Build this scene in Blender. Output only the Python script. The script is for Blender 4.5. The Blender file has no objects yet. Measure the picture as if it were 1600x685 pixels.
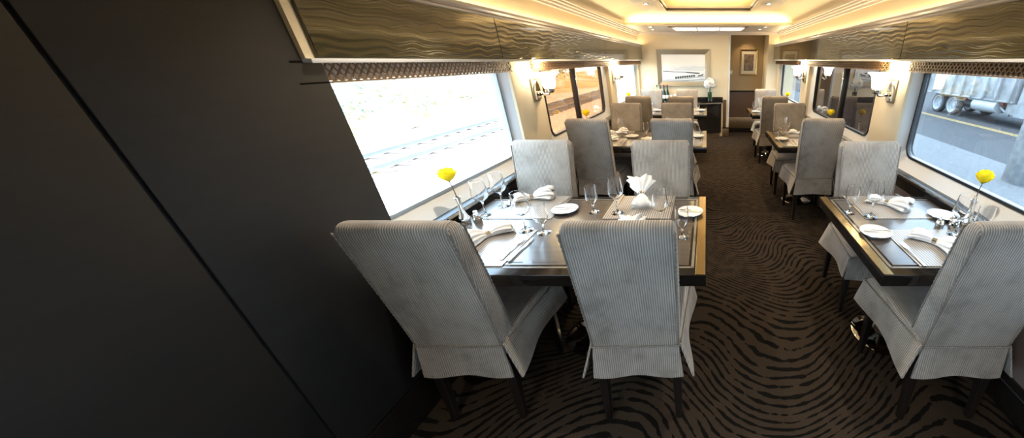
import bpy, bmesh, math, random
from mathutils import Vector, Matrix
random.seed(7)
PI = math.pi
SC = bpy.context.scene
COL = SC.collection

# ------------------------------------------------------------------ camera, sky, sun, exposure
cam_d = bpy.data.cameras.new('camera')
cam_d.sensor_fit = 'HORIZONTAL'; cam_d.sensor_width = 36.0
cam_d.lens = 525.0 / 1600.0 * 36.0
cam_d.shift_x = -0.1906
cam_d.clip_start = 0.02; cam_d.clip_end = 400
cam = bpy.data.objects.new('camera', cam_d); COL.objects.link(cam)
EYE = 1.55
cam.location = (0, 0, EYE)
cam.rotation_euler = (math.radians(90 - 25.33), 0, 0)
SC.camera = cam

SC.view_settings.view_transform = 'Standard'
SC.view_settings.look = 'None'
SC.view_settings.gamma = 1.0
SC.view_settings.use_curve_mapping = False
SC.view_settings.exposure = 1.12
SC.cycles.max_bounces = 10
SC.cycles.diffuse_bounces = 5
SC.cycles.glossy_bounces = 4
SC.cycles.transmission_bounces = 8
SC.cycles.transparent_max_bounces = 24
SC.cycles.caustics_reflective = False
SC.cycles.caustics_refractive = False
SC.cycles.sample_clamp_indirect = 6.0

world = bpy.data.worlds.new('sky'); SC.world = world
world.use_nodes = True
wn = world.node_tree.nodes['Background']
wn.inputs[0].default_value = (0.60, 0.80, 1.0, 1); wn.inputs[1].default_value = 6.8

def light(name, kind, loc, power, color=(1, 1, 1), **kw):
    d = bpy.data.lights.new(name, kind); d.energy = power; d.color = color
    rot = kw.pop('rot', (0, 0, 0))
    for k, v in kw.items(): setattr(d, k, v)
    o = bpy.data.objects.new(name, d); o.location = loc; o.rotation_euler = rot
    COL.objects.link(o); return o

sun = light('sun', 'SUN', (0, 0, 30), 5.0, (1, 0.97, 0.93), angle=0.01)
sun.rotation_euler = Vector((-0.16, 0.62, 0.77)).to_track_quat('Z', 'Y').to_euler()

WARM = (1.0, 0.78, 0.47)
# LED strips lying in the side coves, the cove round the raised ceiling and the tray
for sx, xw in ((-1, -1.385), (1, 1.43)):
    light('cove_led', 'AREA', (xw, 3.0, 1.825), 10, WARM, shape='RECTANGLE', size=0.02, size_y=9.2, rot=(0, PI + sx * -0.35, 0))
light('cove_led', 'AREA', (0.02, 6.245, 2.068), 3.6, WARM, shape='RECTANGLE', size=2.5, size_y=0.02, rot=(PI + 0.25, 0, 0))
for sx in (-1, 1):
    light('tray_led', 'AREA', (0.02 + sx * 0.60, 2.2, 2.235), 6, WARM, shape='RECTANGLE', size=0.02, size_y=6.4, rot=(0, PI + sx * 0.3, 0))
light('tray_led', 'AREA', (0.02, 5.50, 2.235), 2.5, WARM, shape='RECTANGLE', size=1.1, size_y=0.02, rot=(PI + 0.3, 0, 0))

# ------------------------------------------------------------------ node helpers
class NT:
    def __init__(s, m):
        s.t = m.node_tree; s.n = s.t.nodes; s.l = s.t.links
    def new(s, typ, **kw):
        n = s.n.new(typ)
        for k, v in kw.items():
            if k.startswith('i_'):
                n.inputs[k[2:].replace('_', ' ')].default_value = v
            else: setattr(n, k, v)
        return n
    def link(s, a, b): s.l.new(a, b)
    def math(s, op, a, b=None, c=None):
        n = s.n.new('ShaderNodeMath'); n.operation = op
        for i, x in enumerate((a, b, c)):
            if x is None: continue
            if isinstance(x, (int, float)): n.inputs[i].default_value = x
            else: s.l.new(x, n.inputs[i])
        return n.outputs[0]
    def ramp(s, fac, stops):
        n = s.n.new('ShaderNodeValToRGB'); e = n.color_ramp.elements
        while len(e) < len(stops): e.new(0.5)
        for i, (p, c) in enumerate(stops):
            e[i].position = p; e[i].color = (*c, 1) if len(c) == 3 else c
        s.l.new(fac, n.inputs[0]); return n.outputs[0]
    def mix(s, fac, a, b, mode='MIX'):
        n = s.n.new('ShaderNodeMix'); n.data_type = 'RGBA'; n.blend_type = mode
        for sock, x in ((n.inputs[0], fac), (n.inputs[6], a), (n.inputs[7], b)):
            if isinstance(x, (int, float)): sock.default_value = x
            elif isinstance(x, tuple): sock.default_value = (*x, 1)
            else: s.l.new(x, sock)
        return n.outputs[2]
    def obj(s):
        return s.new('ShaderNodeTexCoord').outputs['Object']
    def noise(s, vec, scale, detail=3, rough=0.5):
        n = s.n.new('ShaderNodeTexNoise'); n.inputs['Scale'].default_value = scale
        n.inputs['Detail'].default_value = detail; n.inputs['Roughness'].default_value = rough
        if vec is not None: s.l.new(vec, n.inputs['Vector'])
        return n.outputs[0]
    def bump(s, h, strength, dist, out):
        n = s.n.new('ShaderNodeBump'); n.inputs['Strength'].default_value = strength
        n.inputs['Distance'].default_value = dist
        s.l.new(h, n.inputs['Height']); s.l.new(n.outputs[0], out)

def mat(name, color=(0.5, 0.5, 0.5), rough=0.5, metal=0.0, spec=0.5, noise=0.0, nscale=30, bump=0.0, **kw):
    m = bpy.data.materials.new(name); m.use_nodes = True
    b = m.node_tree.nodes['Principled BSDF']
    b.inputs['Base Color'].default_value = (*color, 1)
    b.inputs['Roughness'].default_value = rough; b.inputs['Metallic'].default_value = metal
    b.inputs['Specular IOR Level'].default_value = spec
    for k, v in kw.items(): b.inputs[k].default_value = v
    if noise or bump:
        t = NT(m); nz = t.noise(t.obj(), nscale, 4)
        if noise:
            lo = tuple(max(0, c * (1 - noise)) for c in color); hi = tuple(min(1, c * (1 + noise)) for c in color)
            t.link(t.ramp(nz, [(0.3, lo), (0.7, hi)]), b.inputs['Base Color'])
        if bump: t.bump(nz, bump, 0.01, b.inputs['Normal'])
    return m

def emit(name, color, strength):
    m = bpy.data.materials.new(name); m.use_nodes = True
    t = NT(m); t.n.remove(t.n['Principled BSDF'])
    e = t.new('ShaderNodeEmission'); e.inputs[0].default_value = (*color, 1); e.inputs[1].default_value = strength
    t.link(e.outputs[0], t.n['Material Output'].inputs[0]); return m

def glass(name, tint=(0.97, 0.98, 0.98), ior=1.5, extra=0.0, rough=0.0, gloss=(1, 1, 1), edge=0.0):
    """thin glass: what is not reflected goes through, tinted"""
    m = bpy.data.materials.new(name); m.use_nodes = True
    t = NT(m); t.n.remove(t.n['Principled BSDF'])
    tr = t.new('ShaderNodeBsdfTransparent'); tr.inputs[0].default_value = (*tint, 1)
    gl = t.new('ShaderNodeBsdfGlossy'); gl.inputs['Roughness'].default_value = rough; gl.inputs[0].default_value = (*gloss, 1)
    fr = t.new('ShaderNodeFresnel'); ge = t.new('ShaderNodeNewGeometry')
    t.link(t.math('ADD', t.math('MULTIPLY', ge.outputs['Backfacing'], 1.0 / ior - ior), ior), fr.inputs[0])
    if edge:
        lw = t.new('ShaderNodeLayerWeight'); lw.inputs[0].default_value = 0.35
        t.link(t.ramp(lw.outputs['Facing'], [(0.0, tint), (0.45, tint), (0.80, tuple(c * (1 - edge * 0.55) for c in tint)), (1.0, tuple(c * (1 - edge) for c in tint))]), tr.inputs[0])
    mx = t.new('ShaderNodeMixShader')
    t.link(t.math('MINIMUM', t.math('ADD', fr.outputs[0], extra), 1.0), mx.inputs[0])
    t.link(tr.outputs[0], mx.inputs[1]); t.link(gl.outputs[0], mx.inputs[2])
    t.link(mx.outputs[0], t.n['Material Output'].inputs[0]); return m

# ------------------------------------------------------------------ materials
def mat_corduroy():
    m = bpy.data.materials.new('corduroy'); m.use_nodes = True
    t = NT(m); b = t.n['Principled BSDF']
    tc = t.new('ShaderNodeTexCoord')
    sp = t.new('ShaderNodeSeparateXYZ'); t.link(tc.outputs['Object'], sp.inputs[0])
    sn = t.new('ShaderNodeSeparateXYZ'); t.link(tc.outputs['Normal'], sn.inputs[0])
    side = t.math('GREATER_THAN', t.math('ABSOLUTE', sn.outputs[0]), 0.72)
    s = t.math('ADD', t.math('MULTIPLY', sp.outputs[0], t.math('SUBTRACT', 1.0, side)), t.math('MULTIPLY', sp.outputs[1], side))
    wob = t.math('MULTIPLY', t.math('SUBTRACT', t.noise(tc.outputs['Object'], 9, 2), 0.5), 0.9)
    rib = t.math('SINE', t.math('ADD', t.math('MULTIPLY', s, 2 * PI / 0.0088), wob))
    rib01 = t.math('MULTIPLY_ADD', rib, 0.5, 0.5)
    info = t.new('ShaderNodeObjectInfo')
    mott = t.noise(tc.outputs['Object'], 6.5, 4, 0.62)
    base = t.ramp(mott, [(0.30, (0.28, 0.25, 0.215)), (0.47, (0.44, 0.395, 0.345)), (0.72, (0.56, 0.505, 0.445))])
    col = t.mix(t.math('MULTIPLY', t.math('SUBTRACT', 1.0, rib01), 0.72), base, (0.10, 0.092, 0.085))
    t.link(col, b.inputs['Base Color'])
    b.inputs['Roughness'].default_value = 0.8; b.inputs['Specular IOR Level'].default_value = 0.2
    b.inputs['Sheen Weight'].default_value = 0.35; b.inputs['Sheen Roughness'].default_value = 0.4
    t.bump(t.math('ADD', rib01, t.math('MULTIPLY', mott, 1.2)), 0.55, 0.003, b.inputs['Normal'])
    return m

def mat_carpet():
    m = bpy.data.materials.new('zebra_carpet'); m.use_nodes = True
    t = NT(m); b = t.n['Principled BSDF']
    o = t.obj()
    sp = t.new('ShaderNodeSeparateXYZ'); t.link(o, sp.inputs[0])
    x, y = sp.outputs[0], sp.outputs[1]
    def sn(ax, ay, c): return t.math('SINE', t.math('ADD', t.math('ADD', t.math('MULTIPLY', x, ax), t.math('MULTIPLY', y, ay)), c))
    w1 = t.noise(o, 1.1, 1.0, 0.35)
    w2 = t.noise(o, 4.0, 1.0, 0.4)
    warp = t.math('ADD', t.math('MULTIPLY', t.math('SINE', t.math('ADD', t.math('MULTIPLY', x, 4.6), t.math('MULTIPLY', sn(0.6, 2.3, 0.4), 1.15))), 0.21),
                  t.math('MULTIPLY', sn(2.9, 4.4, 1.1), 0.06))
    phase = t.math('ADD', t.math('MULTIPLY', t.math('ADD', y, warp), 2 * PI / 0.050),
                   t.math('ADD', t.math('MULTIPLY', w1, 38.0), t.math('MULTIPLY', w2, 9.0)))
    st = t.math('SINE', phase)
    brk = t.noise(o, 11.0, 3.0, 0.6)
    st2 = t.math('ADD', st, t.math('MULTIPLY', t.math('SUBTRACT', brk, 0.5), 4.4))
    fac = t.ramp(st2, [(0.42, (0, 0, 0)), (0.62, (1, 1, 1))])
    fuzz = t.noise(o, 260, 3)
    ground = t.ramp(fuzz, [(0.3, (0.025, 0.018, 0.013)), (0.7, (0.049, 0.036, 0.026))])
    col = t.mix(fac, ground, (0.005, 0.0045, 0.004))
    t.link(col, b.inputs['Base Color'])
    b.inputs['Roughness'].default_value = 0.95; b.inputs['Specular IOR Level'].default_value = 0.1
    t.bump(t.math('SUBTRACT', t.math('MULTIPLY', fuzz, 0.6), fac), 0.5, 0.006, b.inputs['Normal'])
    return m

def mat_wave_panel():
    m = bpy.data.materials.new('embossed_olive_lacquer'); m.use_nodes = True
    t = NT(m); b = t.n['Principled BSDF']
    o = t.obj(); sp = t.new('ShaderNodeSeparateXYZ'); t.link(o, sp.inputs[0])
    y, z = sp.outputs[1], sp.outputs[2]
    mp = t.new('ShaderNodeMapping'); t.link(o, mp.inputs[0]); mp.inputs['Scale'].default_value = (1, 1.6, 9)
    ph = t.math('MULTIPLY', t.noise(mp.outputs[0], 1.0, 1), 16.0)
    sway = t.math('MULTIPLY', t.math('SINE', t.math('ADD', t.math('MULTIPLY', y, 27.0), ph)), 0.20)
    nz = t.math('MULTIPLY', t.math('SUBTRACT', t.noise(o, 3, 2), 0.5), 1.4)
    f = t.math('FRACT', t.math('ADD', t.math('MULTIPLY', z, 34.0), t.math('ADD', sway, nz)))
    ripple = t.math('SINE', t.math('MULTIPLY', f, 2 * PI))
    line = t.ramp(f, [(0.0, (0, 0, 0)), (0.07, (1, 1, 1)), (0.93, (0.8, 0.8, 0.8)), (1.0, (0, 0, 0))])
    col = t.mix(line, (0.022, 0.019, 0.009), (0.060, 0.053, 0.026))
    t.link(col, b.inputs['Base Color'])
    b.inputs['Metallic'].default_value = 0.4
    b.inputs['Roughness'].default_value = 0.16
    b.inputs['Coat Weight'].default_value = 0.6; b.inputs['Coat Roughness'].default_value = 0.05
    t.bump(t.math('ADD', line, t.math('MULTIPLY', ripple, 0.3)), 0.28, 0.004, b.inputs['Normal'])
    return m

def mat_wood(name, a, c, rough=0.18, scale=(2.0, 40.0, 40.0), coat=0.4):
    m = bpy.data.materials.new(name); m.use_nodes = True
    t = NT(m); b = t.n['Principled BSDF']
    mp = t.new('ShaderNodeMapping'); t.link(t.obj(), mp.inputs[0]); mp.inputs['Scale'].default_value = scale
    t.link(t.ramp(t.noise(mp.outputs[0], 1.0, 5, 0.6), [(0.3, a), (0.7, c)]), b.inputs['Base Color'])
    b.inputs['Roughness'].default_value = rough
    b.inputs['Coat Weight'].default_value = coat; b.inputs['Coat Roughness'].default_value = 0.16
    return m

def mat_placemat():
    m = bpy.data.materials.new('woven_placemat'); m.use_nodes = True
    t = NT(m); b = t.n['Principled BSDF']
    sp = t.new('ShaderNodeSeparateXYZ'); t.link(t.obj(), sp.inputs[0])
    r = t.math('MULTIPLY_ADD', t.math('SINE', t.math('MULTIPLY', sp.outputs[0], 2 * PI / 0.0125)), 0.5, 0.5)
    q = t.math('MULTIPLY_ADD', t.math('SINE', t.math('MULTIPLY', sp.outputs[1], 2 * PI / 0.004)), 0.5, 0.5)
    t.link(t.ramp(t.math('ADD', t.math('MULTIPLY', r, 0.8), t.math('MULTIPLY', q, 0.2)), [(0.25, (0.19, 0.17, 0.15)), (0.75, (0.50, 0.46, 0.41))]), b.inputs['Base Color'])
    b.inputs['Roughness'].default_value = 0.36; b.inputs['Coat Weight'].default_value = 0.8; b.inputs['Coat Roughness'].default_value = 0.22; b.inputs['Coat IOR'].default_value = 1.6
    t.bump(r, 0.4, 0.002, b.inputs['Normal'])
    return m

def mat_print():
    """the winter landscape printed on the framed picture"""
    m = bpy.data.materials.new('winter_print'); m.use_nodes = True
    t = NT(m); b = t.n['Principled BSDF']
    o = t.obj(); sp = t.new('ShaderNodeSeparateXYZ'); t.link(o, sp.inputs[0])
    g = t.ramp(t.math('ADD', sp.outputs[2], t.math('MULTIPLY', t.noise(o, 6, 4), 0.09)), [(0.0, (0.5, 0.55, 0.6)), (0.12, (0.8, 0.84, 0.88)), (0.26, (0.93, 0.95, 0.98)), (0.30, (0.7, 0.76, 0.82)), (0.36, (0.93, 0.95, 0.97)), (1.0, (0.9, 0.95, 1.0))])
    t.link(g, b.inputs['Base Color']); b.inputs['Roughness'].default_value = 0.25
    return m

M = {}
M['cord'] = mat_corduroy()
M['piping'] = mat('braided_piping', (0.22, 0.195, 0.17), 0.8, noise=0.6, nscale=260)
M['leg'] = mat('dark_stained_beech', (0.012, 0.009, 0.008), 0.3)
M['carpet'] = mat_carpet()
M['wave'] = mat_wave_panel()
M['top'] = mat_wood('dark_table_veneer', (0.038, 0.029, 0.024), (0.085, 0.066, 0.052), 0.32, coat=1.0)
M['lacquer'] = mat('black_lacquer', (0.012, 0.010, 0.009), 0.12, spec=0.6)
M['inlay'] = mat('pale_inlay', (0.20, 0.17, 0.13), 0.25)
M['gilt_glint'] = mat('gilt_and_edge_glint', (0.42, 0.30, 0.13), 0.25, metal=0.9)  # gilt picture frame, and the gold reflection painted on table edges
M['mat'] = mat_placemat()
M['napkin'] = mat('white_napkin_linen', (0.86, 0.86, 0.86), 0.85, spec=0.2, bump=0.15, nscale=120)
M['china'] = mat('white_china', (0.84, 0.83, 0.81), 0.12)
M['silver'] = mat('polished_silver', (0.85, 0.84, 0.82), 0.09, metal=1.0)
M['chrome'] = mat('chrome', (0.8, 0.8, 0.8), 0.04, metal=1.0)
M['steel'] = mat('brushed_champagne_metal', (0.62, 0.52, 0.36), 0.32, metal=1.0, noise=0.15, nscale=60)
M['frame_silver'] = mat('brushed_silver_frame', (0.36, 0.32, 0.245), 0.4, metal=0.8, noise=0.1, nscale=80)
M['glass'] = glass('drinking_glass', (0.985, 0.99, 0.99), 1.5, 0.05, edge=0.85)
def mat_crystal():
    m = bpy.data.materials.new('crystal'); m.use_nodes = True
    b = m.node_tree.nodes['Principled BSDF']
    b.inputs['Transmission Weight'].default_value = 1.0; b.inputs['Roughness'].default_value = 0.0; b.inputs['IOR'].default_value = 1.5
    b.inputs['Base Color'].default_value = (1, 1, 1, 1)
    return m
M['crystal'] = mat_crystal()
M['pane'] = glass('clear_window_pane', (0.93, 0.96, 0.97), 1.45)
M['pane_road'] = glass('dimming_grey_pane', (0.58, 0.60, 0.61), 1.45)  # grey added to clear glass to dim the view and daylight, road side
M['tint'] = glass('bronze_tinted_pane', (0.58, 0.43, 0.31), 1.5, 0.05)
M['tint_dark'] = glass('dark_tinted_pane', (0.16, 0.13, 0.12), 1.5, 0.16)
M['cream'] = mat('cream_wall', (0.76, 0.65, 0.45), 0.45, noise=0.03, nscale=200)
M['ivory'] = mat('ivory_window_surround', (0.70, 0.72, 0.74), 0.3)
M['ceil'] = mat('cream_ceiling', (0.82, 0.72, 0.50), 0.55)
M['ceilgrey'] = mat('pale_grey_ceiling_panel', (0.58, 0.56, 0.53), 0.4)
M['mould'] = mat('lilac_white_moulding', (0.66, 0.60, 0.56), 0.35)
M['tan'] = mat('tan_vinyl_wall', (0.36, 0.25, 0.12), 0.55, noise=0.08, nscale=120)
M['brownwains'] = mat('brown_wainscot', (0.085, 0.05, 0.032), 0.5, noise=0.15, nscale=90)
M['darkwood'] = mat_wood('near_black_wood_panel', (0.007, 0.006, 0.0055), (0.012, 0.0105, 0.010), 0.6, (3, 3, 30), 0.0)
M['purple'] = mat('taupe_lower_wall', (0.20, 0.15, 0.135), 0.5)
M['black'] = mat('black_rubber', (0.01, 0.01, 0.01), 0.4)
M['gasket_l'] = mat('grey_blue_gasket', (0.30, 0.34, 0.38), 0.4)
M['graphite'] = mat('graphite_ledge', (0.035, 0.04, 0.045), 0.22)
M['lat_l'] = mat('brown_lattice_strip', (0.20, 0.115, 0.055), 0.45)
M['blind_l'] = mat('roller_blind_painted_backlit', (0.62, 0.62, 0.67), 0.8)  # window light coming through the lattice, painted as a pale tone
M['blind_d'] = mat('roller_blind_painted_shaded', (0.02, 0.014, 0.01), 0.8)  # same blind, dark tone paints the unlit inside of the grille
M['shade'] = emit('lit_frosted_shade', (1.0, 0.90, 0.72), 5.0)
M['diffuser'] = emit('lit_ceiling_panel', (1.0, 0.90, 0.72), 3.0)
M['lamp'] = emit('lit_downlight_lens', (1.0, 0.9, 0.72), 40.0)
def mat_petal():
    m = mat('yellow_rose_petal', (0.95, 0.82, 0.02), 0.5, noise=0.05, nscale=40)
    t = NT(m); b = t.n['Principled BSDF']; tl = t.new('ShaderNodeBsdfTranslucent'); tl.inputs[0].default_value = (1.0, 0.90, 0.03, 1)
    mx = t.new('ShaderNodeMixShader'); mx.inputs[0].default_value = 0.45
    t.link(b.outputs[0], mx.inputs[1]); t.link(tl.outputs[0], mx.inputs[2]); t.link(mx.outputs[0], t.n['Material Output'].inputs[0]); return m
M['petal'] = mat_petal()
M['stem'] = mat('rose_stem', (0.09, 0.055, 0.035), 0.5)
M['leaf'] = mat('green_leaf', (0.05, 0.14, 0.02), 0.5)
M['hydr'] = mat('white_hydrangea', (0.85, 0.83, 0.78), 0.8)
M['greenwater'] = mat('green_vase_filling', (0.005, 0.06, 0.022), 0.2)
M['print'] = mat_print()
M['ink'] = mat('print_dark', (0.03, 0.05, 0.06), 0.5)
M['ink2'] = mat('print_grey', (0.25, 0.29, 0.32), 0.5)
M['matboard'] = mat('ivory_matboard', (0.62, 0.56, 0.44), 0.7)
M['photo'] = mat('sepia_photo', (0.16, 0.11, 0.07), 0.4, noise=0.7, nscale=14)
M['plastic'] = mat('beige_switch_plate', (0.55, 0.47, 0.33), 0.5)
M['bottle'] = mat('dark_bottle_glass', (0.01, 0.03, 0.012), 0.08)
M['bottle_clear'] = glass('pale_bottle_glass', (0.8, 0.86, 0.84), 1.5, 0.05)
M['cap_red'] = mat('red_foil_cap', (0.2, 0.01, 0.02), 0.35)
M['cap_green'] = mat('green_foil_cap', (0.01, 0.2, 0.05), 0.35)
M['label_paper'] = mat('paper_label', (0.75, 0.74, 0.7), 0.7)
M['ballast'] = mat('pinkish_ballast', (0.46, 0.34, 0.28), 0.9, noise=0.45, nscale=4.5, bump=0.6)
M['drygrass'] = mat('dry_orange_grass', (0.46, 0.29, 0.11), 0.95, noise=0.35, nscale=1.4, bump=0.5)
M['rail'] = mat('worn_rail_steel', (0.20, 0.20, 0.21), 0.5)
M['sleeper'] = mat('grey_timber_sleeper', (0.20, 0.16, 0.135), 0.9)
M['bush'] = mat('pale_bush_leaf', (0.34, 0.37, 0.30), 0.8, noise=0.25, nscale=3)
M['twig'] = mat('bush_twig', (0.34, 0.32, 0.28), 0.9)
M['gravel'] = mat('dusty_gravel_verge', (0.12, 0.13, 0.14), 0.95, noise=0.18, nscale=9, bump=0.3)
M['asphalt'] = mat('asphalt', (0.04, 0.045, 0.052), 0.85, noise=0.15, nscale=20)
M['yellow'] = mat('yellow_road_paint', (0.36, 0.26, 0.09), 0.8)
M['concrete'] = mat('weathered_concrete', (0.20, 0.21, 0.215), 0.9, noise=0.3, nscale=5)
M['pipe_grey'] = mat('pale_grey_pipe', (0.22, 0.24, 0.26), 0.6)
M['truck'] = mat('dusty_white_truck_body', (0.30, 0.31, 0.32), 0.5, noise=0.25, nscale=3)
M['chassis'] = mat('greasy_truck_chassis', (0.035, 0.04, 0.045), 0.7)
M['tyre'] = mat('tyre_rubber', (0.07, 0.078, 0.085), 0.9)
M['hubm'] = mat('truck_wheel_alloy', (0.42, 0.44, 0.46), 0.5)
M['redlamp'] = mat('red_tail_lamp', (0.3, 0.01, 0.012), 0.3)
M['building'] = mat('grey_building_wall', (0.15, 0.165, 0.18), 0.9, noise=0.1, nscale=2)

# ------------------------------------------------------------------ mesh helpers
class MB:
    def __init__(s): s.bm = bmesh.new()
    def box(s, x0, x1, y0, y1, z0, z1, bevel=0.0, seg=2, mtx=None):
        r = bmesh.ops.create_cube(s.bm, size=1.0)
        vs = r['verts']
        for v in vs:
            v.co = Vector(((x0 + x1) / 2 + v.co.x * (x1 - x0), (y0 + y1) / 2 + v.co.y * (y1 - y0), (z0 + z1) / 2 + v.co.z * (z1 - z0)))
        if bevel:
            es = list({e for v in vs for e in v.link_edges})
            r2 = bmesh.ops.bevel(s.bm, geom=es, offset=bevel, segments=seg, affect='EDGES', profile=0.5)
            vs = list({v for f in r2['faces'] for v in f.verts} | {v for v in vs if v.is_valid})
        if mtx is not None:
            bmesh.ops.transform(s.bm, matrix=mtx, verts=vs)
        return s
    def loft(s, rings, cap=True, close=False):
        vr = [[s.bm.verts.new(p) for p in r] for r in rings]
        n = len(vr[0]); k = len(vr)
        for i in range(k if close else k - 1):
            a, b = vr[i], vr[(i + 1) % k]
            for j in range(n):
                s.bm.faces.new((a[j], a[(j + 1) % n], b[(j + 1) % n], b[j]))
        if cap and not close:
            s.bm.faces.new(list(reversed(vr[0]))); s.bm.faces.new(vr[-1])
        return s
    def sheet(s, rows):
        vr = [[s.bm.verts.new(p) for p in r] for r in rows]
        for i in range(len(vr) - 1):
            for j in range(len(vr[0]) - 1):
                s.bm.faces.new((vr[i][j], vr[i][j + 1], vr[i + 1][j + 1], vr[i + 1][j]))
        return s
    def lathe(s, prof, seg=24, c=(0, 0, 0), mtx=None):
        rings = []
        for r, z in prof:
            ring = [Vector((c[0] + max(r, 1e-4) * math.cos(2 * PI * i / seg), c[1] + max(r, 1e-4) * math.sin(2 * PI * i / seg), c[2] + z)) for i in range(seg)]
            if mtx is not None: ring = [mtx @ p for p in ring]
            rings.append(ring)
        if prof[0] == prof[-1]: return s.loft(rings[:-1], close=True)
        return s.loft(rings)
    def tube(s, pts, r, seg=8, rad=None):
        pts = [Vector(p) for p in pts]; rings = []
        up = Vector((0.123, 0.3, 1)).normalized()
        prev = None
        for i, p in enumerate(pts):
            d = (pts[min(i + 1, len(pts) - 1)] - pts[max(i - 1, 0)]).normalized()
            a = prev if prev is not None else (up if abs(d.dot(up)) < 0.95 else Vector((1, 0, 0)))
            u = (a - d * a.dot(d)).normalized(); w = d.cross(u); prev = u
            rr = rad[i] if rad else r
            rings.append([p + (u * math.cos(2 * PI * k / seg) + w * math.sin(2 * PI * k / seg)) * rr for k in range(seg)])
        return s.loft(rings)
    def prism(s, poly, axis, a, b):
        """poly: 2D outline; axis x -> (y,z), y -> (x,z), z -> (x,y)"""
        def P(u, v, w): return (w, u, v) if axis == 'x' else (u, w, v) if axis == 'y' else (u, v, w)
        return s.loft([[P(u, v, a) for u, v in poly], [P(u, v, b) for u, v in poly]])
    def build(s, name, material, parent=None, smooth=True, angle=40, loc=None):
        bmesh.ops.recalc_face_normals(s.bm, faces=s.bm.faces)
        me = bpy.data.meshes.new(name); s.bm.to_mesh(me); s.bm.free()
        for m_ in (material if isinstance(material, list) else [material]): me.materials.append(m_)
        if smooth:
            for p in me.polygons: p.use_smooth = True
            try: me.set_sharp_from_angle(angle=math.radians(angle))
            except Exception: pass
        o = bpy.data.objects.new(name, me); COL.objects.link(o)
        if parent: o.parent = parent
        if loc is not None: o.location = loc
        return o

def tag(o, label=None, cat=None, group=None, kind=None):
    if label: o['label'] = label
    if cat: o['category'] = cat
    if group: o['group'] = group
    if kind: o['kind'] = kind
    return o
def thing(name, loc=(0, 0, 0), rz=0.0, label=None, cat=None, group=None, kind=None):
    o = bpy.data.objects.new(name, None); COL.objects.link(o)
    o.empty_display_size = 0.1
    o.location = loc; o.rotation_euler = (0, 0, rz)
    return tag(o, label, cat, group, kind)
KIDS = {}
def kids(o):
    return [c for c in bpy.data.objects if c.parent == o]
def copy_tree(o, parent=None):
    if o.name not in KIDS: KIDS[o.name] = kids(o)
    c = o.copy(); COL.objects.link(c)
    if parent: c.parent = parent
    for ch in KIDS[o.name]: copy_tree(ch, c)
    return c
PROTO_USED = set()
def place(proto, loc, rz, label, group, rot=None, scale=None):
    if proto.name in PROTO_USED: o = copy_tree(proto)
    else:
        PROTO_USED.add(proto.name); o = proto
        KIDS[proto.name] = kids(proto)
    o.location = loc; o.rotation_euler = rot if rot else (0, 0, rz)
    if scale: o.scale = scale
    o['label'] = label; o['group'] = group
    return o
def lerp(a, b, t): return a + (b - a) * t
def rrect(hx, hy, r, n=4):
    out = []
    for cx, cy, a0 in ((hx - r, hy - r, 0), (-hx + r, hy - r, PI / 2), (-hx + r, -hy + r, PI), (hx - r, -hy + r, 1.5 * PI)):
        for i in range(n + 1):
            a = a0 + PI / 2 * i / n
            out.append((cx + r * math.cos(a), cy + r * math.sin(a)))
    return out

# ------------------------------------------------------------------ the car: floor, walls, windows, ceiling
XL, XR = -1.41, 1.455         # pier faces of the two side walls
VL, VR = -1.325, 1.355        # faces of the olive bands above the windows
YB, YF = -3.4, 7.62           # behind the camera / end wall
ZC = 2.055                    # low ceiling
tag(MB().box(-1.75, 1.8, YB, 8.4, -0.06, 0).build('floor', M['carpet']), 'dark carpet with wavy black zebra stripes', 'floor', kind='structure')

WINS = [(0.45, 2.57, 'clear'), (3.27, 5.12, 'tint'), (5.74, 7.48, 'clear'), (-2.3, 0.15, 'clear')]  # last entry: unseen window pair added behind the camera to light chair backs
PIERS_R = [(YB, -2.37), (0.22, 0.38), (2.62, 3.09), (5.27, 5.62), (7.55, 8.4)]
ZS, ZT = 0.885, 1.60          # window sill and head
def side_wall(name, side):
    X = XL if side < 0 else XR
    lo = lambda a: X + side * a
    w = MB()
    def bx(a0, a1, y0, y1, z0, z1, bev=0):
        x0, x1 = sorted((lo(a0), lo(a1))); w.box(x0, x1, y0, y1, z0, z1, bev)
    piers = PIERS_R if side > 0 else [(YB, -2.37), (0.22, 1.32)] + PIERS_R[2:]
    for (y0, y1) in piers: bx(0, 0.16, y0, y1, 0.79, 1.62, 0.012)
    root = w.build(name, M['cream'])
    lo_w = MB(); x0, x1 = sorted((lo(-0.01), lo(0.16)))
    lo_w.box(x0, x1, YB, 8.4, 0, 0.79).build('lower_wall_panel', M['purple'], root)
    up = MB(); x0, x1 = sorted((lo(-0.01), lo(0.2)))
    up.box(x0, x1, YB, 8.4, 1.80, 2.2).build('cove_panel', M['cream'], root)
    top = MB(); x0, x1 = sorted((lo(-0.0), lo(0.2))); top.box(x0, x1, YB, 8.4, 1.56, 1.80).build('window_head', M['cream'], root)
    return root
wl = side_wall('wall_left', -1); wr = side_wall('wall_right', 1)
tag(wl, 'cream side wall with bright windows along the rail track side', 'wall', kind='structure')
tag(wr, 'cream side wall with windows along the road side', 'wall', kind='structure')

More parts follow.
